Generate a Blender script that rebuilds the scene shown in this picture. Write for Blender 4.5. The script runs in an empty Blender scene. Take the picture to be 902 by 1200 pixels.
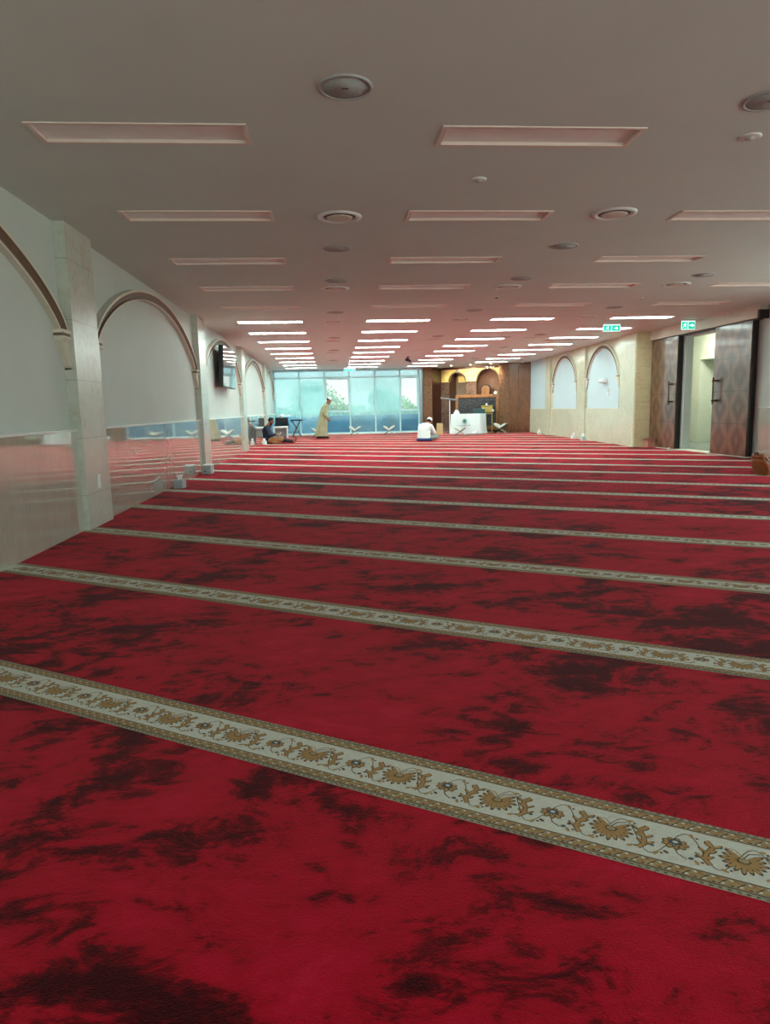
import bpy, bmesh, math, random
from mathutils import Vector, Matrix
from math import sin, cos, pi, radians as R
random.seed(7)
C = bpy.context.scene.collection
SKY_FRONT, SKY_BACK = 1.05, 2.85
SA = 0.5546                       # the carpet rows and the niche are turned towards the qibla
H = 3.23
XL, XR = -2.72, 9.2
YF = 34.76

# ------------------------------------------------------------------ materials
def srgb(r, g, b):
    f = lambda c: (c/255/12.92) if c/255 <= .04045 else ((c/255+.055)/1.055)**2.4
    return (f(r), f(g), f(b), 1)

class NT:
    def __init__(s, name):
        s.m = bpy.data.materials.new(name); s.m.use_nodes = True
        s.t = s.m.node_tree; s.t.nodes.clear()
        s.out = s.t.nodes.new('ShaderNodeOutputMaterial')
    def n(s, typ, **kw):
        nd = s.t.nodes.new(typ)
        for k, v in kw.items():
            if hasattr(nd, k) and k not in ('inputs',): setattr(nd, k, v)
        return nd
    def l(s, a, b): s.t.links.new(a, b)
    def math(s, op, a, b=None, clamp=False):
        nd = s.n('ShaderNodeMath', operation=op, use_clamp=clamp)
        for i, v in enumerate((a, b)):
            if v is None: continue
            if isinstance(v, (int, float)): nd.inputs[i].default_value = v
            else: s.l(v, nd.inputs[i])
        return nd.outputs[0]
    def coord(s, scale=(1, 1, 1), rot=(0, 0, 0), obj=True):
        tc = s.n('ShaderNodeTexCoord'); mp = s.n('ShaderNodeMapping')
        s.l(tc.outputs['Object' if obj else 'Generated'], mp.inputs[0])
        mp.inputs['Scale'].default_value = scale; mp.inputs['Rotation'].default_value = rot
        return mp.outputs[0]
    def noise(s, vec, scale, detail=4, rough=.55, dist=0):
        nd = s.n('ShaderNodeTexNoise'); s.l(vec, nd.inputs['Vector'])
        nd.inputs['Scale'].default_value = scale; nd.inputs['Detail'].default_value = detail
        nd.inputs['Roughness'].default_value = rough; nd.inputs['Distortion'].default_value = dist
        return nd.outputs['Fac']
    def ramp(s, fac, stops):
        nd = s.n('ShaderNodeValToRGB'); s.l(fac, nd.inputs[0]); e = nd.color_ramp.elements
        while len(e) > 1: e.remove(e[-1])
        e[0].position = stops[0][0]; e[0].color = stops[0][1]
        for p, c in stops[1:]:
            x = e.new(p); x.color = c
        return nd.outputs[0]
    def mix(s, fac, a, b, blend='MIX'):
        nd = s.n('ShaderNodeMix', data_type='RGBA', blend_type=blend)
        for i, v in ((0, fac), (6, a), (7, b)):
            if isinstance(v, (int, float)): nd.inputs[i].default_value = v
            elif isinstance(v, tuple): nd.inputs[i].default_value = v
            else: s.l(v, nd.inputs[i])
        return nd.outputs[2]
    def bump(s, h, strength=.2, dist=.01):
        nd = s.n('ShaderNodeBump'); s.l(h, nd.inputs['Height'])
        nd.inputs['Strength'].default_value = strength; nd.inputs['Distance'].default_value = dist
        return nd.outputs[0]
    def bsdf(s, col=None, rough=.5, normal=None, **kw):
        b = s.n('ShaderNodeBsdfPrincipled')
        if isinstance(col, tuple): b.inputs['Base Color'].default_value = col
        elif col is not None: s.l(col, b.inputs['Base Color'])
        if isinstance(rough, (int, float)): b.inputs['Roughness'].default_value = rough
        else: s.l(rough, b.inputs['Roughness'])
        if normal is not None: s.l(normal, b.inputs['Normal'])
        for k, v in kw.items(): b.inputs[k.replace('_', ' ')].default_value = v
        s.l(b.outputs[0], s.out.inputs[0]); return b

def plain(name, col, rough=.5, var=.06, scale=8, metal=0, **kw):
    t = NT(name); f = t.noise(t.coord(), scale)
    dark = tuple(c*(1-var*2) for c in col[:3])+(1,); lite = tuple(min(1, c*(1+var)) for c in col[:3])+(1,)
    t.bsdf(t.ramp(f, [(.3, dark), (.7, lite)]), rough, Metallic=metal, **kw)
    return t.m

def emit(name, col, strength):
    t = NT(name); b = t.bsdf(col, .5); b.inputs['Emission Color'].default_value = col
    b.inputs['Emission Strength'].default_value = strength
    return t.m

def stone(name, col, vein, rough=.12, joint=0, streak=(1, 1, 1), var=.5, coat=0, cr=.03, cior=1.5):
    t = NT(name); v = t.coord(streak)
    f = t.noise(v, 1.6, 8, .65, 1.2); g = t.noise(v, 14, 5, .6)
    a = t.math('MULTIPLY', t.math('ADD', f, g), .5)
    c = t.ramp(a, [(.34, vein), (.5, col), (.66, tuple(min(1, x*1.08) for x in col[:3])+(1,))])
    if joint:
        z = t.n('ShaderNodeSeparateXYZ'); t.l(t.coord(), z.inputs[0])
        m = t.math('LESS_THAN', t.math('FRACT', t.math('DIVIDE', t.math('ADD', z.outputs[2], .24), joint)), .008/joint)
        c = t.mix(t.math('MULTIPLY', m, .45), c, (.12, .11, .09, 1))
    t.bsdf(c, rough, Coat_Weight=coat, Coat_Roughness=cr, Coat_IOR=cior)
    return t.m

def wood(name, a, b, rough=.3, scale=(2, 2, .35), coat=.3, diamond=None):
    t = NT(name); v = t.coord(scale)
    f = t.noise(v, 6, 8, .65, 1.4)
    if diamond:                     # book matched veneer: the grain runs in V shapes on every panel
        sy, sz, y0 = diamond
        s = t.n('ShaderNodeSeparateXYZ'); t.l(t.coord(), s.inputs[0])
        yy = t.math('ABSOLUTE', t.math('SUBTRACT', t.math('FRACT', t.math('DIVIDE', t.math('ADD', s.outputs[1], y0), sy)), .5))
        zz = t.math('ABSOLUTE', t.math('SUBTRACT', t.math('FRACT', t.math('DIVIDE', s.outputs[2], sz)), .5))
        w = t.math('FRACT', t.math('MULTIPLY', t.math('ADD', t.math('MULTIPLY', yy, 1.4), t.math('ADD', zz, t.math('MULTIPLY', f, .16))), 1.3))
        w = t.math('ABSOLUTE', t.math('SUBTRACT', w, .5))
        f = t.math('ADD', t.math('MULTIPLY', f, .5), t.math('MULTIPLY', w, .55))
        c = t.ramp(f, [(.22, a), (.6, b)])
        lz = t.math('GREATER_THAN', zz, .492); ly = t.math('GREATER_THAN', yy, .49)
        c = t.mix(t.math('MULTIPLY', t.math('MAXIMUM', lz, ly), .8), c, (.01, .006, .004, 1))
    else:
        c = t.ramp(f, [(.35, a), (.62, b)])
    t.bsdf(c, rough, Coat_Weight=coat, Coat_Roughness=.12)
    return t.m

def carved(name, a, b, scale=9):
    t = NT(name); v = t.coord()
    vo = t.n('ShaderNodeTexVoronoi', feature='DISTANCE_TO_EDGE'); t.l(v, vo.inputs['Vector']); vo.inputs['Scale'].default_value = scale
    f = t.math('MINIMUM', t.math('MULTIPLY', vo.outputs['Distance'], 5), 1)
    g = t.noise(v, 30, 4)
    c = t.mix(t.math('MULTIPLY', g, .25), t.ramp(f, [(.1, a), (.7, b)]), a)
    t.bsdf(c, .4, t.bump(f, .6, .02))
    return t.m

def mat_carpet():
    t = NT('red_velvet_pile'); v = t.coord()
    # direction in which feet, hands and the vacuum have brushed the nap
    vr = t.coord((1.0, 1.25, 1), (0, 0, .9))
    f1 = t.noise(vr, 1.7, 7, .7, .5)
    f2 = t.noise(t.coord((1.2, 2.4, 1), (0, 0, -.55)), 3.6, 6, .72, .8)
    f3 = t.noise(v, .45, 3, .5, .3)
    a = t.math('ADD', t.math('MULTIPLY', f1, .55), t.math('ADD', t.math('MULTIPLY', f2, .33), t.math('MULTIPLY', f3, .22)))
    c = t.ramp(a, [(.475, srgb(60, 0, 8)), (.51, srgb(112, 2, 16)), (.545, srgb(188, 6, 36)), (.62, srgb(208, 10, 50)), (.70, srgb(224, 30, 68))])
    g = t.noise(v, 220, 2, .6)
    h = t.noise(v, 110, 3, .6)
    c = t.mix(t.math('MULTIPLY', g, .35), c, srgb(90, 0, 10), 'MULTIPLY')
    hh = t.math('ADD', t.math('MULTIPLY', g, .5), t.math('MULTIPLY', h, .6))
    b = t.bsdf(c, .95, t.bump(hh, .6, .012))
    b.inputs['Specular IOR Level'].default_value = .08
    b.inputs['Sheen Weight'].default_value = .2; b.inputs['Sheen Roughness'].default_value = .4
    b.inputs['Sheen Tint'].default_value = (1, .38, .4, 1)
    return t.m

def woven(name, col, var=.25):
    t = NT(name); v = t.coord(); g = t.noise(v, 260, 2, .6); h = t.noise(v, 60, 3)
    f = t.math('ADD', t.math('MULTIPLY', g, .6), t.math('MULTIPLY', h, .4))
    dark = tuple(c*(1-var) for c in col[:3])+(1,)
    t.bsdf(t.ramp(f, [(.38, dark), (.6, col)]), .9, t.bump(f, .5, .006))
    return t.m

def mat_gold():
    t = NT('gold_mosaic'); v = t.coord()
    vo = t.n('ShaderNodeTexVoronoi'); t.l(v, vo.inputs['Vector']); vo.inputs['Scale'].default_value = 28
    f = t.math('ADD', t.math('MULTIPLY', t.noise(v, 5, 5), .6), t.math('MULTIPLY', vo.outputs['Distance'], .5))
    t.bsdf(t.ramp(f, [(.3, srgb(200, 156, 60)), (.5, srgb(246, 218, 124)), (.8, srgb(254, 240, 176))]), .45)
    return t.m

def mat_fog(name, amount, fogcol):
    """window pane with condensation: mist on the glass with runs where drops have trickled down"""
    t = NT(name)
    s = t.n('ShaderNodeSeparateXYZ'); t.l(t.coord(), s.inputs[0]); z = s.outputs[2]
    runs = t.noise(t.coord((14, 14, .5)), 2.2, 5, .65, .2)
    patch = t.noise(t.coord((1.1, 1, 1)), 1.6, 4, .5)
    up = t.math('MULTIPLY', t.math('SUBTRACT', z, t.math('ADD', .25, t.math('MULTIPLY', runs, 1.0))), 2.2, True)
    den = t.math('ADD', t.math('MULTIPLY', up, .34*amount), t.math('MULTIPLY', t.math('MULTIPLY', runs, patch), .5*amount), True)
    tr = t.n('ShaderNodeBsdfTransparent'); tr.inputs[0].default_value = (.93, .98, .98, 1)
    tl = t.n('ShaderNodeBsdfTranslucent'); tl.inputs[0].default_value = fogcol
    gl = t.n('ShaderNodeBsdfGlossy'); gl.inputs['Roughness'].default_value = .05
    m1 = t.n('ShaderNodeMixShader'); t.l(den, m1.inputs[0]); t.l(tr.outputs[0], m1.inputs[1]); t.l(tl.outputs[0], m1.inputs[2])
    m2 = t.n('ShaderNodeMixShader'); m2.inputs[0].default_value = .04; t.l(m1.outputs[0], m2.inputs[1]); t.l(gl.outputs[0], m2.inputs[2])
    t.l(m2.outputs[0], t.out.inputs[0])
    return t.m

M = dict(
    carpet=mat_carpet(),
    w_cream=woven('cream_wool', srgb(222, 222, 208), .15), w_gold=woven('gold_wool', srgb(186, 146, 92), .15),
    w_sand=woven('sand_wool', srgb(186, 164, 126)), w_dark=woven('dark_brown_wool', srgb(98, 76, 54)),
    w_blue=woven('slate_wool', srgb(92, 98, 104)), w_edge=woven('edge_wool', srgb(190, 182, 158), .5),
    ceiling=plain('ceiling_paint', srgb(214, 222, 216), .75, .015, 1.5),
    paint=plain('wall_paint', srgb(196, 204, 198), .55, .02, 1.2),
    paint_blue=plain('pale_wall_paint', srgb(194, 212, 216), .6, .015, 1.2),
    wainscot=stone('polished_pale_marble', srgb(178, 176, 162), srgb(170, 164, 148), .06, streak=(1, 2, .5), coat=1.0, cior=2.1),
    pillar=stone('honed_pale_marble', srgb(196, 200, 188), srgb(182, 178, 158), .3, joint=.62, coat=.6, cr=.2),
    cream=stone('cream_marble', srgb(206, 206, 182), srgb(192, 188, 158), .25, coat=.2),
    cream_panel=stone('cream_limestone', srgb(206, 190, 150), srgb(186, 158, 112), .3, joint=.5, streak=(1, 1, 2.5)),
    ledge=plain('white_ledge', srgb(232, 234, 230), .3, .02),
    mould=plain('moulding_plaster', srgb(214, 206, 190), .5, .03),
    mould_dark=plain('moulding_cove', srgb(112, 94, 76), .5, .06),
    door=wood('matched_veneer', srgb(70, 42, 28), srgb(132, 92, 66), .3, scale=(3, 3, .3), coat=1.0, diamond=(.72, .7325, 0)),
    door_edge=plain('door_edge_black', srgb(24, 14, 14), .5, .1),
    wood=wood('walnut_panelling', srgb(92, 52, 28), srgb(128, 78, 44), .35),
    wood_lt=wood('oak_frame', srgb(104, 68, 38), srgb(146, 102, 60), .4),
    wood_dk=wood('dark_red_wood', srgb(48, 20, 12), srgb(88, 42, 24), .4),
    carved=carved('carved_walnut', srgb(84, 50, 28), srgb(142, 96, 58), 13),
    carved_dk=carved('carved_grey_brown', srgb(58, 44, 40), srgb(122, 96, 82), 11),
    screen=carved('carved_black_screen', srgb(14, 18, 24), srgb(52, 58, 66), 6),
    niche=plain('niche_plaster', srgb(122, 94, 82), .6, .1, 3), niche_grey=plain('passage_plaster', srgb(128, 116, 104), .6, .1, 3),
    gold=mat_gold(),
    steel=plain('brushed_steel', srgb(150, 160, 162), .3, .05, 20, .9), brass=plain('aged_bronze', srgb(96, 70, 46), .3, .1, 20, .8),
    alum=plain('window_aluminium', srgb(182, 216, 220), .4, .03), white=plain('white_plastic', srgb(226, 230, 228), .4, .02),
    grey=plain('grey_plastic', srgb(170, 174, 174), .5, .04), greyd=plain('speaker_grille', srgb(176, 184, 182), .7, .05, 60),
    black=plain('black_plastic', srgb(16, 18, 22), .35, .1), blackcloth=plain('black_cloth', srgb(22, 26, 34), .85, .1),
    screen_glass=plain('display_glass', srgb(8, 10, 14), .04, .02, Coat_Weight=1.0),
    unlit=plain('unlit_diffuser', srgb(250, 244, 240), .4, .04, 3), trimw=plain('fixture_trim', srgb(232, 214, 204), .4, .03),
    lit=emit('lit_diffuser', (.74, 1, .96, 1), 25.0), spot=emit('lit_downlight', (1, .85, .62, 1), 30.0),
    corr_lit=emit('corridor_diffuser', (.95, 1, .84, 1), 34.0),
    green=emit('exit_green', srgb(0, 176, 150), .9), exitw=emit('exit_white', srgb(225, 250, 245), 1.0),
    cloth=plain('white_table_cloth', srgb(224, 236, 234), .85, .02), teal=plain('teal_print', srgb(70, 140, 140), .8, .1),
    tealchair=plain('teal_upholstery', srgb(52, 84, 84), .8, .1), tissue=plain('tissue_paper', srgb(238, 240, 238), .9, .01),
    bag=plain('tan_paper', srgb(190, 166, 120), .8, .05), pink=plain('pinkish_card', srgb(196, 140, 122), .8, .05),
    boxgrey=plain('grey_card', srgb(168, 176, 180), .6, .05, 12), goldmetal=plain('gilt_metal', srgb(206, 180, 96), .35, .1, 20, .5),
    leather=plain('brown_leather', srgb(158, 92, 44), .42, .16, 9), leather_dk=plain('dark_leather_seam', srgb(70, 36, 20), .5, .1),
    skin=plain('skin_brown', srgb(150, 100, 76), .6, .05), hair=plain('black_hair', srgb(20, 16, 16), .7, .1, 60),
    navy=plain('navy_cotton', srgb(30, 36, 60), .85, .12), brownc=plain('brown_cotton', srgb(150, 98, 60), .85, .12),
    darkc=plain('charcoal_cotton', srgb(34, 36, 44), .85, .1), robe=plain('cream_robe_cotton', srgb(166, 166, 132), .85, .1, 5),
    shirtw=plain('white_cotton', srgb(226, 236, 232), .85, .03), greyc=plain('grey_cotton', srgb(136, 146, 140), .85, .06),
    bluec=plain('blue_cotton', srgb(34, 62, 110), .85, .1), paper=plain('book_paper', srgb(224, 226, 212), .8, .02),
    rehal=plain('pale_wood_board', srgb(176, 168, 150), .5, .08), corr=plain('corridor_paint', srgb(214, 216, 200), .6, .02),
    corr_grey=plain('corridor_grey_panel', srgb(150, 170, 158), .4, .03), corr_floor=plain('grey_tile', srgb(128, 140, 140), .2, .05),
    leaf=plain('tree_leaf', srgb(120, 160, 122), .7, .25, 3), bark=plain('tree_bark', srgb(90, 74, 60), .9, .15),
    bluewall=plain('blue_rendered_wall', srgb(0, 92, 128), .7, .2, 1.2), ground=plain('pale_paving', srgb(150, 176, 184), .9, .06, .4),
)

# ------------------------------------------------------------------ mesh helpers
class MB:
    def __init__(s): s.v = []; s.f = []; s.m = []; s.sm = []
    def add(s, vs, fs, mi=0, smooth=False):
        o = len(s.v); s.v += [tuple(v) for v in vs]
        for f in fs: s.f.append([o+i for i in f]); s.m.append(mi); s.sm.append(smooth)
        return s
    def box(s, x0, x1, y0, y1, z0, z1, mi=0):
        vs = [(x, y, z) for z in (z0, z1) for y in (y0, y1) for x in (x0, x1)]
        return s.add(vs, [(0, 2, 3, 1), (4, 5, 7, 6), (0, 1, 5, 4), (1, 3, 7, 5), (3, 2, 6, 7), (2, 0, 4, 6)], mi)
    def bbox(s, x0, x1, y0, y1, z0, z1, b=.01, mi=0):
        bm = bmesh.new(); bmesh.ops.create_cube(bm, size=1)
        for v in bm.verts: v.co = Vector(((x0+x1)/2+v.co.x*(x1-x0), (y0+y1)/2+v.co.y*(y1-y0), (z0+z1)/2+v.co.z*(z1-z0)))
        bmesh.ops.bevel(bm, geom=list(bm.edges), offset=b, segments=3, profile=.6, affect='EDGES')
        bm.verts.index_update()
        s.add([v.co for v in bm.verts], [[v.index for v in f.verts] for f in bm.faces], mi, True); bm.free(); return s
    def prism(s, pts, a0, a1, axis='z', mi=0):
        """closed outline pts extruded from a0 to a1 along axis"""
        n = len(pts)
        def P(p, a): return {'z': (p[0], p[1], a), 'y': (p[0], a, p[1]), 'x': (a, p[0], p[1])}[axis]
        vs = [P(p, a0) for p in pts]+[P(p, a1) for p in pts]
        fs = [tuple(range(n))[::-1], tuple(range(n, 2*n))]+[(i, (i+1) % n, n+(i+1) % n, n+i) for i in range(n)]
        return s.add(vs, fs, mi)
    def tube(s, p0, p1, r0, r1=None, n=14, mi=0, caps=True):
        r1 = r0 if r1 is None else r1
        p0 = Vector(p0); p1 = Vector(p1); d = (p1-p0).normalized()
        a = d.orthogonal().normalized(); b = d.cross(a)
        vs = [p+(a*cos(2*pi*i/n)+b*sin(2*pi*i/n))*r for p, r in ((p0, r0), (p1, r1)) for i in range(n)]
        s.add(vs, [(i, (i+1) % n, n+(i+1) % n, n+i) for i in range(n)], mi, True)
        if caps: s.add(vs[:n], [tuple(range(n))[::-1]], mi); s.add(vs[n:], [tuple(range(n))], mi)
        return s
    def path(s, pts, r, n=10, mi=0):
        for a, b in zip(pts, pts[1:]): s.tube(a, b, r, n=n, mi=mi); s.ball(b, r, mi=mi, n=8)
        return s
    def lathe(s, prof, c=(0, 0, 0), n=32, mi=0, smooth=True):
        vs = []; m = len(prof)
        for i in range(n):
            a = 2*pi*i/n
            for r, z in prof: vs.append((c[0]+r*cos(a), c[1]+r*sin(a), c[2]+z))
        fs = [(i*m+j, ((i+1) % n)*m+j, ((i+1) % n)*m+j+1, i*m+j+1) for i in range(n) for j in range(m-1)]
        return s.add(vs, fs, mi, smooth)
    def ball(s, c, r, mi=0, n=14, sc=(1, 1, 1)):
        rr = r
        prof = [(max(1e-4, rr*sin(pi*k/(n//2+2))), -rr*cos(pi*k/(n//2+2))) for k in range(n//2+3)]
        o = len(s.v); s.lathe(prof, (0, 0, 0), n, mi)
        for i in range(o, len(s.v)):
            v = s.v[i]; s.v[i] = (c[0]+v[0]*sc[0], c[1]+v[1]*sc[1], c[2]+v[2]*sc[2])
        return s
    def rot(s, M4, start=0):
        for i in range(start, len(s.v)): s.v[i] = tuple(M4 @ Vector(s.v[i]))
        return s
    def build(s, name, mats, parent=None, loc=(0, 0, 0), rz=0):
        me = bpy.data.meshes.new(name); me.from_pydata(s.v, [], s.f)
        if not isinstance(mats, (list, tuple)): mats = [mats]
        for m in mats: me.materials.append(m)
        me.polygons.foreach_set('material_index', s.m); me.polygons.foreach_set('use_smooth', s.sm)
        me.validate(); me.update()
        bm = bmesh.new(); bm.from_mesh(me); bmesh.ops.recalc_face_normals(bm, faces=bm.faces); bm.to_mesh(me); bm.free()
        o = bpy.data.objects.new(name, me); C.objects.link(o)
        o.location = loc; o.rotation_euler = (0, 0, rz)
        if parent: o.parent = parent
        return o

def tag(o, label=None, cat=None, group=None, kind=None):
    if label: o['label'] = label
    if cat: o['category'] = cat
    if group: o['group'] = group
    if kind: o['kind'] = kind
    return o
def empty(name, loc, rz=0, label=None, cat=None, group=None, sc=1):
    o = bpy.data.objects.new(name, None); C.objects.link(o); o.empty_display_size = .1
    o.location = loc; o.rotation_euler = (0, 0, rz); o.scale = (sc, sc, sc)
    return tag(o, label, cat, group)
def copy_tree(o, parent=None):
    c = o.copy(); C.objects.link(c); c.parent = parent
    for ch in list(o.children): copy_tree(ch, c)
    return c
def struct(o, label, cat):
    return tag(o, label, cat, None, 'structure')
def W(X, Y, z=0):                 # qibla frame (X along the carpet rows, Y towards the niche) -> world
    return (X*cos(SA)+Y*sin(SA), -X*sin(SA)+Y*cos(SA), z)

# ------------------------------------------------------------------ carpeted floor with woven row borders
def clip_poly(poly, x0, x1, y0, y1):
    for ax, lim, sg in ((0, x0, 1), (0, x1, -1), (1, y0, 1), (1, y1, -1)):
        out = []
        for i in range(len(poly)):
            a, b = poly[i-1], poly[i]; da, db = sg*(a[ax]-lim), sg*(b[ax]-lim)
            if (da >= 0) != (db >= 0):
                t = da/(da-db); out.append((a[0]+(b[0]-a[0])*t, a[1]+(b[1]-a[1])*t))
            if db >= 0: out.append(b)
        poly = out
        if not poly: return []
    return poly
FX0, FX1, FY0, FY1 = -2.76, 9.34, -4.0, 34.9
fl = MB()
fl.add([(FX0, FY0, 0), (FX1, FY0, 0), (FX1, FY1, 0), (FX0, FY1, 0), (FX0, FY0, -.05), (FX1, FY0, -.05), (FX1, FY1, -.05), (FX0, FY1, -.05)],
       [(0, 1, 2, 3), (7, 6, 5, 4), (0, 4, 5, 1), (1, 5, 6, 2), (2, 6, 7, 3), (3, 7, 4, 0)], 0)
def flat(pts, mi, z):
    w = [W(x, y)[:2] for x, y in pts]
    w = clip_poly(w, FX0+.001, FX1-.001, FY0, FY1-.05)
    if len(w) > 2: fl.add([(a, b, z) for a, b in w], [tuple(range(len(w)))], mi)
def bandq(x0, x1, y0, y1, mi, z): flat([(x0, y0), (x1, y0), (x1, y1), (x0, y1)], mi, z)
def line(pts, w, mi, z):
    for (ax, ay), (bx, by) in zip(pts, pts[1:]):
        dx, dy = bx-ax, by-ay; l = math.hypot(dx, dy) or 1; nx, ny = -dy/l*w/2, dx/l*w/2
        flat([(ax-nx, ay-ny), (bx-nx, by-ny), (bx+nx, by+ny), (ax+nx, ay+ny)], mi, z)
def blob2(cx, cy, rx, ry, rot, mi, z, n=8):
    flat([(cx+rx*cos(a)*cos(rot)-ry*sin(a)*sin(rot), cy+rx*cos(a)*sin(rot)+ry*sin(a)*cos(rot)) for a in [2*pi*i/n for i in range(n)]], mi, z)
def palmette(cx, cy):
    for k in range(13):                                      # fan of dark tipped petals
        a = R(-132+k*22)+pi/2; r = .058 if k % 2 == 0 else .050
        sx = 1.08
        px, py = cx+r*.62*cos(a)*sx, cy+.006-r*.62*sin(a)
        blob2(px, py, .027, .0078, -math.atan2(sin(a), cos(a)*sx), 3, .0026)
        blob2(cx+r*.56*cos(a)*sx, cy+.006-r*.58*sin(a), .022, .0062, -math.atan2(sin(a), cos(a)*sx), 2, .0030)
    blob2(cx, cy+.006, .018, .013, 0, 3, .0034); blob2(cx, cy+.006, .014, .010, 0, 4, .0038)
    line([(cx, cy+.02), (cx+.012, cy+.045), (cx+.04, cy+.056)], .003, 3, .0026)
    line([(cx, cy+.02), (cx-.02, cy+.048), (cx-.05, cy+.05)], .003, 2, .0026)
def blossom(cx, cy, fl_):
    for k in range(9):
        a = 2*pi*k/9
        blob2(cx+.026*cos(a), cy+.018*sin(a), .012, .009, a, 3, .0026); blob2(cx+.026*cos(a), cy+.018*sin(a), .009, .0065, a, 2, .0030)
    blob2(cx, cy+.006*fl_, .019, .014, 0, 5, .0034); blob2(cx, cy+.006*fl_, .008, .006, 0, 1, .0038)
    line([(cx, cy-.02*fl_), (cx+.01, cy-.044*fl_), (cx+.035, cy-.06*fl_)], .003, 3, .0026)
    blob2(cx+.045, cy-.052*fl_, .008, .006, .5, 5, .003); blob2(cx-.02, cy-.05*fl_, .009, .005, -.5, 3, .003)
def leafm(cx, cy, s):
    pts = [(cx-.006*s, cy-.055), (cx+.010*s, cy-.03), (cx+.004*s, cy), (cx-.010*s, cy+.03), (cx+.008*s, cy+.055)]
    line(pts, .016, 3, .0026); line(pts, .011, 2, .0030)
    for k, (px, py) in enumerate(pts[1:4]):
        for q in (-1, 1):
            blob2(px+q*.014, py+.008, .015, .006, q*.8, 3, .0026); blob2(px+q*.013, py+.008, .012, .0042, q*.8, 2, .0032)
    blob2(cx+.03*s, cy-.03, .006, .005, 0, 5, .003); blob2(cx-.028*s, cy+.036, .006, .005, 0, 5, .003)
S0, SP = 1.945, 1.5753
for k in range(20):
    c = S0+k*SP; x0, x1 = -24, 9
    bandq(x0, x1, c-.1435, c+.1435, 6, .0012)
    bandq(x0, x1, c-.128, c+.128, 4 if k < 7 else 1, .0016)
    bandq(x0, x1, c-.088, c+.088, 1, .0020)
    if k > 6:
        for s in (-1, 1): bandq(x0, x1, c+s*.108-.010, c+s*.108+.010, 4, .0022)
    lo, hi = (-3.6, 1.2) if k == 0 else ((-4.2-k*1.1, 2.2+k*.9) if k < 7 else (-19, 5))
    for s in (-1, 1):
        line([(lo-1, c+s*.089), (hi+2, c+s*.089)], .0035, 3, .0024)
        line([(lo-1, c+s*.127), (hi+2, c+s*.127)], .0035, 3, .0024)
        st = .0438 if k < 2 else .0875
        if k < 4:
            q = lo
            while q < hi:                                    # twisted rope in the gold border, stitches on the selvedge
                line([(q, c+s*.108-.013), (q+st*.45, c+s*.108+.013), (q+st*.9, c+s*.108-.004)], .010, 2, .0024)
                if k < 2:
                    line([(q+st*.5, c+s*.108-.014), (q+st*.95, c+s*.108+.010)], .0035, 3, .0028)
                    blob2(q+st*.75, c+s*.108-.008, .006, .004, .6, 1, .003, 6); blob2(q+st*.2, c+s*.108+.009, .006, .004, -.6, 1, .003, 6); blob2(q+st*.25, c+s*.108-.012, .005, .003, 0, 3, .003, 6)
                    for g in (0, .5): line([(q+st*g, c+s*.136), (q+st*(g+.22), c+s*.138)], .0045, 3, .0024)
                q += st
    if k < 20:
        q = -.276+.35*math.ceil((lo+.276)/.35)
        while q < hi:
            if k < 4:
                palmette(q, c-.005); blossom(q+.175, c+.005, 1 if k % 2 == 0 else -1)
                if k < 3:
                    line([(q+.01*j_, c+.066*sin(j_*pi/17.5*2+.6)) for j_ in range(36)], .0028, 3, .0023)
                    for vx, vy in ((.045, .062), (.13, -.06), (.215, .06), (.305, -.062), (.06, -.055), (.235, -.058)): blob2(q+vx, c+vy, .011, .0055, vx*9, 2, .0025); blob2(q+vx+.014, c+vy*.9, .005, .004, 0, 3, .0025, 6)
                leafm(q+.0875, c, 1); leafm(q-.0875, c, -1)
            else:
                far = k > 6; blob2(q, c, .045, .032, 0, 4 if far else 2, .0026); blob2(q+.175, c, .030, .022, 0, 4 if far else 5, .0026)
                for s in (-1, 1): blob2(q+s*.0875, c, .05, .012, pi/2+s*.3, 4 if far else 2, .0026)
            q += .35
floor = struct(fl.build('floor', [M['carpet'], M['w_cream'], M['w_gold'], M['w_dark'], M['w_sand'], M['w_blue'], M['w_edge']]),
               'red velvet prayer carpet with cream floral borders marking the rows', 'carpet')

# ------------------------------------------------------------------ ceiling
ROWS = [5.33, 7.43, 9.58, 11.65, 13.78, 15.95, 18.18, 20.45, 22.65, 24.68, 26.8, 28.95, 31.0, 33.1]
COLS = [-1.265, 1.625, 4.51, 7.37]
def lights_present(c, r):
    y = ROWS[r]
    if c == 3 and y > 31.5: return False
    if c == 2 and y > 33.2: return False
    return True
cb = MB()
LW, LD = .735, .17
holes = []
ys = sorted([-4.0]+[v for y in ROWS for v in (y-LD, y+LD)]+[36.6])
for i in range(len(ys)-1):
    a, b = ys[i], ys[i+1]; isrow = i % 2 == 1
    if not isrow: cb.box(-3, 9.6, a, b, H, H+.16)
    else:
        r = (i-1)//2; x = -3
        for c in range(4):
            if lights_present(c, r):
                cb.box(x, COLS[c]-LW, a, b, H, H+.16); x = COLS[c]+LW
        cb.box(x, 9.6, a, b, H, H+.16)
cb.box(-3, 9.6, -4, 36.6, H+.16, H+.22)
ceiling = struct(cb.build('ceiling', M['ceiling']), 'flat white plaster ceiling with rows of recessed lights', 'ceiling')

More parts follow.
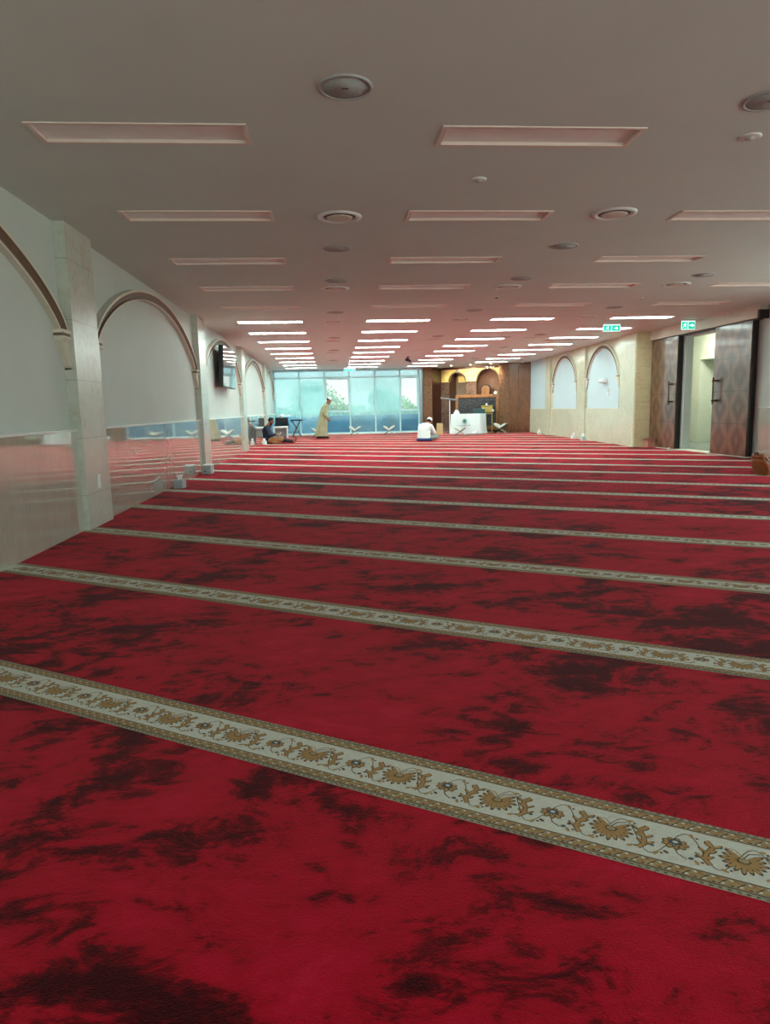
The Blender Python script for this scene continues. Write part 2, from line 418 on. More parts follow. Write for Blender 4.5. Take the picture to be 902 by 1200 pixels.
ordw = ['first', 'second', 'third', 'fourth', 'fifth', 'sixth', 'seventh', 'eighth', 'ninth', 'tenth', 'eleventh', 'twelfth', 'thirteenth', 'fourteenth']
colw = ['leftmost', 'second', 'third', 'rightmost']
def make_light(lit):
    e = empty('ceiling_light', (0, 0, 0))
    b = MB(); w, d, t = LW-.004, LD-.004, .03
    b.box(-w-.02, w+.02, -d-.02, -d+t*.5, -.008, .0).box(-w-.02, w+.02, d-t*.5, d+.02, -.008, .0).box(-w-.02, -w+t*.5, -d+t*.5, d-t*.5, -.008, 0).box(w-t*.5, w+.02, -d+t*.5, d-t*.5, -.008, 0)
    b.build('frame', M['trimw'], e)
    b = MB(); h = .055
    b.box(-w, w, -d, -d+.012, 0, h).box(-w, w, d-.012, d, 0, h).box(-w, -w+.012, -d+.012, d-.012, 0, h).box(w-.012, w, -d+.012, d-.012, 0, h)
    b.build('trough', M['trimw'], e)
    b = MB(); z = .016 if not lit else .002
    b.box(-w+.014, w-.014, -d+.014, d-.014, z, z+.02); b.build('diffuser', M['lit'] if lit else M['unlit'], e)
    return e
lp = {True: make_light(True), False: make_light(False)}; first = {True: True, False: True}
for r, y in enumerate(ROWS):
    for c, x in enumerate(COLS):
        if not lights_present(c, r) or (r == 0 and c == 3): continue
        lit = r >= 5
        o = lp[lit] if first[lit] else copy_tree(lp[lit]); first[lit] = False
        o.location = (x, y, H)
        n = (r-5) if lit else r
        tag(o, ('bright lit' if lit else 'unlit')+' recessed linear ceiling light, '+colw[c]+' column, '+ordw[n]+(' lit row' if lit else ' unlit row')+' from the camera',
            'ceiling light', 'lit ceiling light panels' if lit else 'unlit ceiling light panels')

def round_vent():
    e = empty('round_air_vent', (0, 0, 0))
    MB().lathe([(.232, 0), (.228, -.010), (.205, -.018), (.178, -.014), (.165, 0)], n=40).build('ring', M['white'], e)
    MB().lathe([(.001, -.004), (.166, -.004), (.166, 0)], n=32).build('throat', M['black'], e)
    MB().lathe([(.001, -.022), (.11, -.021), (.134, -.017), (.137, -.012), (.12, -.008), (.001, -.008)], n=40).build('disc', M['mould'], e)
    return e
def speaker():
    e = empty('ceiling_speaker', (0, 0, 0))
    MB().lathe([(.172, 0), (.17, -.008), (.152, -.012), (.148, -.006)], n=40).build('ring', M['grey'], e)
    g = MB().lathe([(.001, -.009), (.149, -.007), (.149, 0)], n=40); g = g.build('grille', M['greyd'], e)
    MB().box(-.02, .02, -.004, .004, -.012, -.0085).build('badge', M['black'], g)
    return e
VP, SPk = round_vent(), speaker(); vf = sf = True
vents = [(.17, 7.47), (3.06, 7.35), (.16, 11.71), (3.06, 11.7), (5.95, 11.6), (.15, 16.03), (3.08, 15.88), (5.97, 15.7), (.17, 20.5), (3.11, 20.4), (6.03, 20.4), (.18, 24.66), (3.1, 24.0), (6.03, 24.8)]
spks = [(.165, 4.58), (3.0, 4.68), (.16, 8.87), (3.03, 8.8), (.17, 11.0), (3.08, 10.94), (5.97, 10.78), (.18, 14.5), (3.06, 14.4), (5.99, 14.25), (.2, 19.55), (3.11, 19.5), (6.04, 19.45), (.22, 23.6), (6.0, 23.5), (.22, 28.3), (6.1, 28.6)]
line_name = {0: 'left', 3: 'middle', 6: 'right'}
cnt = {}
for x, y in vents:
    o = VP if vf else copy_tree(VP); vf = False; o.location = (x, y, H); k = line_name[round(x/3)*3]; cnt[k] = cnt.get(k, 0)+1
    tag(o, 'round air vent with a raised disc, '+k+' line, '+ordw[cnt[k]-1]+' from the camera', 'air vent', 'round ceiling air vents')
cnt = {}
for x, y in spks:
    o = SPk if sf else copy_tree(SPk); sf = False; o.location = (x, y, H); k = line_name[round(x/3)*3]; cnt[k] = cnt.get(k, 0)+1
    tag(o, 'flat round grey ceiling speaker, '+k+' line, '+ordw[cnt[k]-1]+' from the camera', 'ceiling speaker', 'round ceiling speakers')
def detector(x, y, r, label, name='smoke_detector', dark=False):
    e = empty(name, (x, y, H), 0, label, name.replace('_', ' '))
    MB().lathe([(r, 0), (r, -.005), (r*.8, -.010), (.001, -.011)], n=28).build('base', M['white'], e)
    MB().lathe([(r*.4, -.01), (r*.35, -.02), (r*.2, -.026), (.001, -.027)], n=20).build('head', M['black' if dark else 'grey'], e)
detector(1.38, 6.29, .07, 'small sprinkler rosette between the nearest two light rows', 'ceiling_sprinkler')
detector(3.25, 5.30, .085, 'smoke detector right of the nearest right-hand light panel')
detector(3.13, 12.76, .07, 'small dark sprinkler in the ceiling behind the middle round vent', 'ceiling_sprinkler', True)
detector(6.0, 13.05, .07, 'smoke detector near the last unlit lights on the right')
for i, (x0, x1, y, lb) in enumerate([(3.79, 5.3, 20.0, 'dim slot vent between lit panels in the third column'), (6.7, 8.0, 21.1, 'dark slot vent between lit panels near the right arches'), (6.75, 8.0, 29.3, 'dark slot vent near the niche beside the last lit panels')]):
    e = empty('slot_vent', ((x0+x1)/2, y, H), 0, lb, 'air vent', None); w = (x1-x0)/2
    MB().box(-w, w, -.09, -.06, -.008, 0).box(-w, w, .06, .09, -.008, 0).box(-w, -w+.03, -.06, .06, -.008, 0).box(w-.03, w, -.06, .06, -.008, 0).build('frame', M['grey'], e)
    MB().box(-w+.03, w-.03, -.06, -.01, -.005, 0).box(-w+.03, w-.03, .01, .06, -.005, 0).build('blade', M['greyd'], e)

# ------------------------------------------------------------------ left wall
struct(MB().box(-3.0, XL-.06, -4, YF+.3, 0, H).build('wall_left', M['paint']), 'pale grey painted left wall with arched bays', 'wall')
PIL = [(0.42, 1.2), (7.6, 8.4), (14.72, 15.5), (21.75, 22.5), (29.45, 30.2)]
n_tr = 0
plab = ['pale marble pillar beside the camera', 'tall pale marble pillar with a socket, nearest on the left wall', 'pale marble pillar beyond the first full arch', 'pale marble pillar beyond the television', 'pale marble pillar above the seated man']
for i, (a, b) in enumerate(PIL):
    n_tr += 1
    struct(MB().box(XL-.2, XL+.06, a, b, 0, H).build('trim_%d' % n_tr, M['pillar']), plab[i], 'pillar')
edges = [-4]+[v for p in PIL for v in p]+[YF]
wl = ['beside the camera', 'left of the nearest pillar', 'under the first full arch', 'under the television', 'behind the small box by the far wall', 'beside the window wall']
for i in range(0, len(edges), 2):
    a, b = edges[i], edges[i+1]; n_tr += 1
    struct(MB().box(XL-.1, XL, a, b, 0, 1.08).build('trim_%d' % n_tr, M['wainscot']), 'polished marble wainscot '+wl[i//2], 'wainscot')
    n_tr += 1
    struct(MB().bbox(XL-.1, XL+.014, a, b, 1.08, 1.105, .005).build('trim_%d' % n_tr, M['ledge']), 'white ledge on the wainscot '+wl[i//2], 'ledge')

def arch(y0, y1, zs, rise, x, sg, label, frame=None, w=.075, th=.085):
    """moulded arch on a wall: x is the wall face, sg the direction out of the wall"""
    loc, rz = frame or ((0, 0, 0), 0)
    yc, a = (y0+y1)/2, (y1-y0)/2
    e = empty('wall_arch', loc, rz, label, 'arch', 'moulded wall arches')
    Rr = (a*a+rise*rise)/(2*rise) if rise < a else None
    N = 56; pts = []
    for i in range(N+1):
        t = pi*i/N; u = -a*cos(t)
        ze = rise*math.sqrt(max(0, 1-(u/a)**2))
        if Rr: zc = math.sqrt(Rr*Rr-u*u)-(Rr-rise); z = .55*zc+.45*ze
        else: z = ze
        pts.append((yc+u, zs+z))
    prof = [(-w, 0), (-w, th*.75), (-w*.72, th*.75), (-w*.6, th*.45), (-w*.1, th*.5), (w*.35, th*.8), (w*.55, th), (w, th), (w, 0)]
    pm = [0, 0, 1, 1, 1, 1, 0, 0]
    b = MB(); vs = []; m = len(prof)
    for i, (u, z) in enumerate(pts):
        p, q = pts[max(0, i-1)], pts[min(N, i+1)]
        tx, tz = q[0]-p[0], q[1]-p[1]; l = math.hypot(tx, tz); nx, nz = -tz/l, tx/l
        for r, v in prof: vs.append((x+sg*v, u+nx*r, z+nz*r))
    for i in range(N):
        for j in range(m-1): b.add([vs[i*m+j], vs[(i+1)*m+j], vs[(i+1)*m+j+1], vs[i*m+j+1]], [(0, 1, 2, 3)], pm[j])
    b.build('moulding', [M['mould'], M['mould_dark']], e)
    for s, yy in ((-1, y0), (1, y1)):
        c = MB()
        lo, hi = sorted((yy-s*(w+.05), yy+s*.1))
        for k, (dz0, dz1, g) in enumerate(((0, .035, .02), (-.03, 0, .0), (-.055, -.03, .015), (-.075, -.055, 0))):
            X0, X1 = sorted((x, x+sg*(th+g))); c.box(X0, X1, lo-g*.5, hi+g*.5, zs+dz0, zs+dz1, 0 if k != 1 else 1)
        c.build('capital', [M['mould'], M['mould_dark']], e)
        c = MB(); pl = []
        for k in range(9):
            f = k/8; pl.append((yy+s*.1-s*(.1+w+.03)*(1-f)**.6*(.55+.45*cos(f*pi/2)), zs-.075-.27*f))
        pl.append((yy+s*.1, zs-.36)); pl.append((yy+s*.1, zs-.075))
        X0, X1 = sorted((x, x+sg*th*.85)); c.prism(pl, X0, X1, 'x'); c.build('corbel', M['mould'], e)
    return e
zs = 2.09
bays = [(1.32, 7.5), (8.5, 14.62), (15.6, 21.65), (22.6, 29.35), (30.3, 34.3)]
al = ['half seen moulded arch at the left edge of the picture', 'first full moulded arch on the left wall between two pillars', 'moulded arch around the wall mounted television', 'moulded arch on the left wall behind the seated man',
      'farthest moulded arch on the left wall beside the windows']
for (a, b), l in zip(bays, al): arch(a, b, zs, .95, XL-.06, 1, l, w=.075 if a < 20 else .09)

# socket on the pillar
e = empty('wall_socket', (XL+.06, 7.98, .5), 0, 'white double wall socket low on the nearest left pillar', 'socket')
pl_ = MB().bbox(0, .012, -.045, .045, -.08, .08, .004).build('plate', M['white'], e)
for z in (-.035, .035): MB().bbox(.012, .018, -.022, .022, z-.022, z+.022, .003).build('switch_key', M['ledge'], pl_)

# television
e = empty('wall_television', (XL+.02, 18.15, 2.36), 0, 'black wall mounted television inside an arch on the left wall', 'television')
tv = MB().bbox(-.06, .05, -1.1, 1.1, -.5, .5, .012); T = Matrix.Translation((.12, 0, 0)) @ Matrix.Rotation(R(3), 4, 'Y'); tv.rot(T); tv.build('housing', M['black'], e)
sc_ = MB().box(.0505, .054, -1.075, 1.075, -.475, .475); sc_.rot(T); sc_.build('screen', M['screen_glass'], e)
MB().box(-.08, .07, -.25, .25, -.18, .18).build('bracket', M['black'], e)

# ------------------------------------------------------------------ right wall with two arches (far part)
FR = ((8.72, 19.1, 0), -.05)
def rs(b, name, mat, lab, cat): return struct(b.build(name, mat, None, FR[0], FR[1]), lab, cat)
rs(MB().box(.03, .75, 0, 12.75, 0, H), 'wall_right', M['cream'], 'cream marble right wall with two arches', 'wall')
for i, (a, b, l) in enumerate([(-.03, 1.12, 'broad cream marble pier at the end of the right wall beside the doors'), (4.42, 5.3, 'cream marble pillar between the two right arches'), (8.95, 9.6, 'cream marble pillar left of the right arches')]):
    n_tr += 1; rs(MB().box(-.05, .4 if i else .58, a, b, 0, H), 'trim_%d' % n_tr, M['cream'] if i else M['cream'], l, 'pillar')
n_tr += 1; rs(MB().box(-.03, .56, -.075, -.03, 0, H), 'trim_%d' % n_tr, M['cream_panel'], 'jointed limestone end face of the pier beside the sliding doors', 'wall panel')
for a, b, l in [(1.12, 4.42, 'under the nearer right arch'), (5.3, 8.95, 'under the farther right arch'), (9.6, 12.5, 'beside the wooden niche')]:
    n_tr += 1; rs(MB().box(0, .03, a, b, 0, 1.08), 'trim_%d' % n_tr, M['cream'], 'cream marble wainscot '+l, 'wainscot')
    n_tr += 1; rs(MB().box(-.006, .03, a, b, 1.08, 1.1), 'trim_%d' % n_tr, M['mould'], 'thin ledge on the wainscot '+l, 'ledge')
def field(y0, y1, zs, rise, name, lab):
    yc, a = (y0+y1)/2, (y1-y0)/2; pts = [(y0, 1.1)]+[(yc-a*cos(pi*i/32), zs+rise*sin(pi*i/32)) for i in range(33)]+[(y1, 1.1)]
    rs(MB().prism(pts, .018, .032, 'x'), name, M['paint_blue'], lab, 'wall panel')
n_tr += 1; field(1.35, 4.28, 2.1, .93, 'trim_%d' % n_tr, 'pale blue field inside the nearer right arch')
n_tr += 1; field(5.55, 8.6, 2.1, .93, 'trim_%d' % n_tr, 'pale blue field inside the farther right arch')
n_tr += 1; rs(MB().box(.018, .032, 9.62, 12.5, 1.1, H-.01), 'trim_%d' % n_tr, M['paint_blue'], 'plain pale blue wall field beside the wooden niche', 'wall panel')
arch(1.35, 4.28, 2.09, .97, .03, -1, 'nearer moulded arch on the right wall', FR, .075, .07)
arch(5.55, 8.6, 2.09, .97, .03, -1, 'farther moulded arch on the right wall beside the niche', FR, .075, .07)
def onR(y, x=0, z=0):
    return (8.72+x*cos(.05)+y*sin(.05), 19.1-x*sin(.05)+y*cos(.05), z)
e = empty('wall_heater', onR(2.62, .018, 1.98), -.05, 'small white wall unit inside the nearer right arch', 'wall unit')
MB().bbox(-.12, 0, -.26, .26, -.07, .07, .03).build('casing', M['white'], e); MB().box(-.124, -.118, -.2, .2, -.06, -.03).build('outlet', M['grey'], e)
e = empty('thermostat', onR(2.2, .018, 1.62), -.05, 'small white thermostat plate inside the nearer right arch', 'thermostat')
MB().bbox(-.03, 0, -.07, .07, -.11, .11, .01).build('plate', M['white'], e); MB().box(-.034, -.03, -.04, .04, 0, .07).build('display', M['boxgrey'], e)

# ------------------------------------------------------------------ right wall, near part with the sliding doors
DX = 9.27
b = MB(); b.box(DX, DX+.2, 11.5, 15.72, 0, H).box(DX, DX+.2, -4, 11.5, 0, .6).box(DX, DX+.2, -4, 11.5, 3.0, H)
for yy in (-3.9, 1.2, 6.3): b.box(DX, DX+.2, yy, yy+.2, .6, 3.0)
b.box(DX, DX+.2, 17.42, 19.02, 0, H).box(DX, DX+.2, 15.72, 17.42, 2.9, H)
struct(b.build('wall_right_front', M['paint']), 'pale painted right wall around the doorway', 'wall').name = 'wall_right'
n_tr += 1; struct(MB().box(DX-.03, DX, 11.5, 14.2, 0, 1.08).build('trim_%d' % n_tr, M['wainscot']), 'pale wainscot right of the sliding doors', 'wainscot')
n_tr += 1; struct(MB().box(DX-.04, DX, 11.5, 14.2, 1.08, 1.1).build('trim_%d' % n_tr, M['ledge']), 'white ledge right of the sliding doors', 'ledge')
n_tr += 1
t = MB().box(DX-.22, DX, 14.12, 19.0, 2.97, H-.15); t.box(DX-.2, DX, 14.12, 19.0, H-.15, H)
struct(t.build('trim_%d' % n_tr, M['mould']), 'long white box hiding the track of the sliding doors', 'track cover')
n_tr += 1
struct(MB().box(DX-.225, DX, 14.06, 14.12, 2.95, H-.1).build('trim_%d' % n_tr, M['door_edge']), 'black end cap of the sliding door track', 'end cap')
n_tr += 1
struct(MB().box(DX-.15, DX-.03, 14.2, 18.98, 2.94, 2.968).build('trim_%d' % n_tr, M['door_edge']), 'dark sliding door track under the white box', 'door track')
def sliding_door(n, y0, y1, hy, lab):
    o = struct(MB().box(-.17, -.12, 0, y1-y0, .015, 2.94).build('door_%d' % n, M['door'], None, (DX, y0, 0)), lab, 'door')
    MB().box(-.12, -.02, 0, y1-y0, .015, 2.94).build('door_edge', M['door_edge'], o)
    h = MB(); y = hy-y0
    h.tube((-.27, y, 1.22), (-.27, y, 1.76), .016); 
    for z in (1.26, 1.72): h.tube((-.27, y, z), (-.17, y, z), .011); h.ball((-.27, y, z), .032); h.ball((-.22, y, z), .026); h.tube((-.17, y, z), (-.185, y, z), .036)
    for z in (1.2, 1.78): h.ball((-.27, y, z), .024)
    h.build('handle', M['brass'], o); return o
sliding_door(1, 17.52, 18.96, 17.72, 'left wooden sliding door beside the limestone pier')
sliding_door(2, 14.36, 15.78, 15.6, 'right wooden sliding door with dark bronze handle')
# corridor beyond the doorway
b = MB()
b.box(11.3, 11.5, 20.35, 24.5, 0, 3.5).box(11.3, 11.5, 14.0, 18.9, 0, 3.5).box(11.3, 11.5, 18.9, 20.35, 2.5, 3.5)
b.box(DX+.2, 11.3, 24.3, 24.5, 0, 3.5).box(DX+.2, 11.3, 14, 14.2, 0, 3.5)
struct(b.build('wall_corridor', M['corr']), 'pale green corridor wall seen through the doorway', 'wall')
b = MB(); b.box(11.5, 12.1, 20.35, 20.45, 0, 2.5).box(12.0, 12.1, 18.8, 20.35, 0, 2.5).box(11.5, 12.1, 18.8, 18.9, 0, 2.5).box(11.5, 12.1, 18.8, 20.45, 2.5, 2.6)
n_tr += 1; struct(b.build('trim_%d' % n_tr, M['corr']), 'deep lined recess in the corridor wall', 'recess')
o = struct(MB().box(11.9, 12.0, 18.9, 20.33, 0, 2.48).build('door_3', M['corr_grey']), 'grey green door at the back of the corridor recess', 'door')
MB().box(11.885, 11.9, 19.0, 19.03, .9, 1.2).build('handle', M['steel'], o)
struct(MB().box(FX1, 12.2, 14, 24.5, -.05, .004).build('floor_corridor', M['corr_floor']), 'grey tiled corridor floor beyond the sliding doors', 'floor')
struct(MB().box(DX+.2, 12.2, 14, 24.5, 3.5, 3.56).build('ceiling_corridor', M['ceiling']), 'white corridor ceiling beyond the sliding doors', 'ceiling')
e = empty('corridor_light', (10.3, 19.0, 3.5), 0, 'square lit light panel on the corridor ceiling beyond the sliding doors', 'ceiling light')
MB().box(-.32, .32, -.62, .62, -.03, 0).build('frame', M['white'], e); MB().box(-.3, .3, -.6, .6, -.036, -.03).build('diffuser', M['corr_lit'], e)
struct(MB().box(DX-.19, DX+.2, 14.3, 18.95, 0, .012).build('trim_%d' % (n_tr+1), M['mould']), 'pale threshold strip under the sliding doors', 'threshold'); n_tr += 1

# ------------------------------------------------------------------ window wall
mull = [XL, -1.47, -.22, 1.03, 2.31, 3.57, 4.52]
fog = mat_fog('misted_pane', 1.0, (.66, 1, .96, 1)); fog2 = mat_fog('part_misted_pane', .6, (.4, .85, .95, 1)); clear = mat_fog('clear_pane', .12, (.9, 1, .97, 1)); upfog = mat_fog('hazy_blue_pane', .9, (.62, .95, 1, 1))
wlab = ['misted floor to ceiling window beside the left wall', 'misted window behind the black chair and its right', 'clear window with a low rail behind the walking man', 'misted window right of the walking man', 'misted window in the middle of the right half of the glass wall', 'clear window with a low rail beside the steel column']
for i in range(6):
    a, b_ = mull[i], mull[i+1]; f = MB(); y0, y1 = YF, YF+.1
    f.box(a-.035, a+.035, y0-.02, y1, .0, H).box(b_-.0349, b_+.0349, y0-.021, y1-.001, .0, H) if i == 5 else f.box(a-.035, a+.035, y0-.02, y1, 0, H)
    f.box(a+.035, b_-.035, y0, y1, 3.14, H).box(a+.035, b_-.035, y0, y1, 2.80, 2.87).box(a+.035, b_-.035, y0, y1, 0, .1)
    if i in (2, 5):
        f.box(a+.035, b_-.035, y0-.01, y1-.01, 1.1, 1.2).box(a+.035, a+.09, y0-.01, y1-.01, 1.2, 2.8).box(b_-.09, b_-.035, y0-.01, y1-.01, 1.2, 2.8).box(a+.09, b_-.09, y0-.01, y1-.01, 2.73, 2.8)
    o = struct(f.build('window_%d' % (i+1), M['alum']), wlab[i], 'window')
    if i in (2, 5):
        MB().box(a+.09, b_-.09, y0+.04, y0+.05, 1.2, 2.73).build('pane', clear, o); MB().box(a+.035, b_-.035, y0+.04, y0+.05, .1, 1.1).build('lower_pane', fog2, o)
    else: MB().box(a+.035, b_-.035, y0+.04, y0+.05, .1, 2.8).build('pane', fog, o)
    MB().box(a+.035, b_-.035, y0+.04, y0+.05, 2.87, 3.14).build('upper_pane', upfog, o)
n_tr += 1; struct(MB().box(4.555, 4.76, YF-.1, YF+.3, 0, H).build('trim_%d' % n_tr, M['steel']), 'brushed steel column cover between the windows and the wooden niche', 'column')
n_tr += 1; struct(MB().bbox(XL, 4.555, YF-.06, YF-.0, 0, .05, .01).build('trim_%d' % n_tr, M['ledge']), 'white sill along the foot of the window wall', 'sill')

# unseen windows added right of and behind the camera to bring in daylight
glass = mat_fog('side_glass', .0, (.9, 1, 1, 1))
for k, (a, b_) in enumerate(((-3.7, 1.2), (1.4, 6.3), (6.5, 11.5))):
    f = MB(); f.box(DX+.05, DX+.13, a, a+.06, .6, 3).box(DX+.05, DX+.13, b_-.06, b_, .6, 3).box(DX+.05, DX+.13, a+.06, b_-.06, .6, .66).box(DX+.05, DX+.13, a+.06, b_-.06, 2.94, 3).box(DX+.055, DX+.125, (a+b_)/2-.03, (a+b_)/2+.03, .66, 2.94)
    o = struct(f.build('window_%d' % (7+k), M['alum']), 'wide unseen side window added to the right wall for daylight, number %s from the doors' % ('three', 'two', 'one')[k], 'window')
    MB().box(DX+.085, DX+.095, a+.06, b_-.06, .66, 2.94).build('pane', glass, o)
f = MB()
for x in (-2.72, .25, 3.25, 6.25, 9.2): f.box(x-.04, x+.04, -4.0, -3.9, 0, H)
f.box(-2.68, 9.16, -4.0, -3.9, 3.1, H).box(-2.68, 9.16, -4.0, -3.9, 0, .1)
o = struct(f.build('window_10', M['alum']), 'unseen glazed rear wall added behind the camera for daylight', 'window')
MB().box(-2.7, 9.2, -3.96, -3.95, .1, 3.1).build('pane', glass, o)

# ------------------------------------------------------------------ wooden qibla niche (local frame turned by SA)
OX, OY = -14.12, 31.76
org = W(OX, OY)
def L(b, name, mat, parent=None):                    # built in niche coordinates relative to org
    return b.build(name, mat, parent) if parent else b.build(name, mat, None, org, -SA)
mi = empty('wall_qibla', org, -SA, 'walnut panelled prayer niche wall with two arches under a gold mosaic band', 'niche'); mi['kind'] = 'structure'
ZT = H-.005
o = MB().box(0, .46, .03, 1.25, 0, ZT); o.build('side_pier', M['wood_dk'], mi)
MB().bbox(-.01, .47, 0, .03, 0, ZT, .006).build('carved_panel', M['carved'], mi)
b = MB().box(3.93, 4.42, .03, 1.2, 0, ZT); b.build('side_pier', M['wood'], mi)
MB().bbox(3.925, 4.41, 0, .03, 0, ZT, .006).build('carved_panel', M['carved'], mi)
b = MB()
for a, c in ((4.415, 4.87), (4.88, 5.48)):
    for z0, z1 in ((.1, 2.46), (2.475, ZT)): b.box(a, c, 0, .04, z0, z1)
b.box(4.42, 5.7, .045, .3, 0, ZT)
b.build('wood_panel', M['wood'], mi)
# back wall with arches
def arch_plate(x0, x1, z0, z1, ax, ar, az, y0, y1, hs=0):
    """plate with a round headed opening from z0 up"""
    pts = []
    n = 24; a0 = -hs
    for i in range(n+1):
        t = pi-a0-(pi-2*a0)*i/n if False else pi+hs-(pi+2*hs)*i/n
        pts.append((ax+ar*cos(t), az+ar*sin(t)))
    out = []
    b = MB()
    top = [(ax+(x0-ax)*(1-2*i/n) if i < n/2 else ax+(x1-ax)*(2*i/n-1), z1) for i in range(n+1)]
    for i in range(n):
        p, q, r, s = pts[i], pts[i+1], top[i+1], top[i]
        b.prism([p, q, r, s], y0, y1, 'y')
    b.prism([(x0, z0), (pts[0][0], z0), pts[0], (x0, z1)], y0, y1, 'y'); b.prism([(pts[-1][0], z0), (x1, z0), (x1, z1), pts[-1]], y0, y1, 'y')
    return b
BY = 1.2
g = arch_plate(.47, 2.06, 2.5, 3.12, 1.36, .45, 2.53, BY, BY+.12); g.build('mosaic_band', M['gold'], mi)
g = arch_plate(2.06, 3.93, 2.5, 3.12, 2.98, .60, 2.5, BY-.03, BY+.12, .0); g.build('mosaic_band', M['gold'], mi)
MB().box(.47, 3.93, BY-.05, BY+.2, 3.12, ZT).build('cornice', M['wood_dk'], mi)
def ring(ax, ar, az, name):
    b = MB(); n = 28; vs = []
    pr = [(ar-.03, -.05), (ar+.03, -.05), (ar+.03, .02), (ar-.03, .02)]
    for i in range(n+1):
        t = pi-pi*i/n
        for r, y in pr: vs.append((ax+r*cos(t), BY+y, az+r*sin(t)))
    for i in range(n):
        for j in range(4): b.add([vs[i*4+j], vs[i*4+4+j], vs[i*4+4+(j+1) % 4], vs[i*4+(j+1) % 4]], [(0, 1, 2, 3)])
    o = b.build('arch_trim', M['mould_dark'], mi)
    MB().bbox(ax-.07, ax+.07, BY-.1, BY, az+ar-.03, az+ar+.13, .015).build('keystone', M['steel'], o)
ring(1.36, .45, 2.53, 'a'); ring(2.98, .60, 2.5, 'b')
MB().box(.47, .91, BY-.02, BY+.1, 0, 2.46).build('carved_panel', M['carved_dk'], mi)
MB().box(1.81, 2.38, BY-.02, BY+.1, 0, 2.46).build('carved_panel', M['carved_dk'], mi)
MB().box(3.58, 3.93, BY-.02, BY+.1, 0, 2.5).build('side_pier', M['wood'], mi)
MB().box(.47, .95, BY-.06, BY+.1, 2.46, 2.5).box(1.8, 2.4, BY-.06, BY+.1, 2.46, 2.5).build('ledge', M['wood_dk'], mi)
b = MB().box(.8, .9, BY+.1, BY+1.0, 0, 3.1).box(1.82, 1.92, BY+.1, BY+1.0, 0, 3.1); b.build('passage_side', M['wood_dk'], mi)
MB().box(.8, 1.92, BY+1.0, BY+1.08, 0, 3.1).build('passage_back', M['niche_grey'], mi)
MB().box(1.05, 1.82, BY+.9, BY+.99, 2.5, 3.08).build('passage_mosaic', M['gold'], mi)
# half round niche with a dome
b = MB(); n = 24; prev = None; r = .66; lv = [0, 1.2, 2.5]+[2.5+r*sin(pi/2*k/8) for k in range(1, 9)]
rr = [r, r, r]+[max(.004, r*cos(pi/2*k/8)) for k in range(1, 9)]
vs = [(2.98+q*cos(pi*i/n), BY+.1+q*sin(pi*i/n), z) for q, z in zip(rr, lv) for i in range(n+1)]
fs = [(k*(n+1)+i, k*(n+1)+i+1, (k+1)*(n+1)+i+1, (k+1)*(n+1)+i) for k in range(len(lv)-1) for i in range(n)]
b.add(vs, fs, 0, True); b.build('niche_shell', M['niche'], mi)
struct(MB().box(-.3, 5.6, 2.35, 2.5, 0, H).build('wall_far', M['wood_dk'], None, org, -SA), 'dark wall behind the wooden niche', 'wall')
struct(MB().box(-.2, 0.0, .3, 2.35, 0, H).build('wall_niche_left', M['wood_dk'], None, org, -SA), 'dark return wall at the left of the niche', 'wall')
# downlights in front of the niche
for k, (x, y, lb) in enumerate([(5.9, 33.1, 'left glowing round downlight above the niche'), (6.75, 32.7, 'middle glowing round downlight above the niche'), (7.59, 32.1, 'right glowing round downlight above the niche')]):
    e = empty('downlight', (x, y, H), 0, lb, 'downlight', 'downlights above the niche')
    MB().lathe([(.075, 0), (.07, -.012), (.055, -.012)], n=20).build('ring', M['white'], e); MB().lathe([(.055, -.010), (.03, -.016), (.001, -.017)], n=20).build('lens', M['spot'], e)
    la = bpy.data.lights.new('downlight_lamp', 'SPOT'); la.energy = (260, 260, 150)[k]; la.color = (1, .82, .55); la.spot_size = R(84); la.spot_blend = .6; la.shadow_soft_size = .05
    lo_ = bpy.data.objects.new('downlight_lamp', la); C.objects.link(lo_); lo_.parent = e; lo_.location = (0, 0, -.03); lo_.rotation_euler = (R(58), 0, -SA)
# black carved screen
so = W(-12.62, 32.3); e = empty('wooden_screen', so, -SA, 'low wooden screen with a black carved panel in front of the niche', 'screen')
b = MB().bbox(0, .14, 0, .1, .12, 1.82, .01).bbox(2.1, 2.24, 0, .1, .12, 1.82, .01).bbox(.14, 2.1, 0, .1, 1.68, 1.82, .01).bbox(.14, 2.1, 0, .1, .12, .3, .01); b.build('frame', M['wood_lt'], e)
MB().box(.14, 2.1, .03, .07, .3, 1.68).build('carved_panel', M['screen'], e)
MB().box(0, 2.24, -.12, .14, 0, .12).build('plinth', M['wood_dk'], e)
e = empty('wooden_pulpit_chair', W(-11.36, 33.0), -SA, 'high backed wooden chair whose top shows above the black screen', 'chair')
pts = [(-.2, 1.2), (.2, 1.2), (.2, 2.12)]+[(.2*cos(t), 2.12+.16*sin(t)) for t in [pi*i/12 for i in range(1, 12)]]+[(-.2, 2.12)]
MB().prism(pts, .2, .24, 'y').build('backrest', M['wood_lt'], e)
pts2 = [(x*1.3, (z-1.7)*1.12+1.7) for x, z in pts]; MB().prism(pts2, .241, .27, 'y').build('back_frame', M['black'], e)
MB().bbox(-.26, .26, -.24, .2, 1.15, 1.2, .01).build('seat', M['wood_lt'], e)
for x in (-.23, .23):
    for y in (-.2, .23): MB().tube((x, y, 0), (x, y, 1.16), .025).build('leg', M['wood_lt'], e)

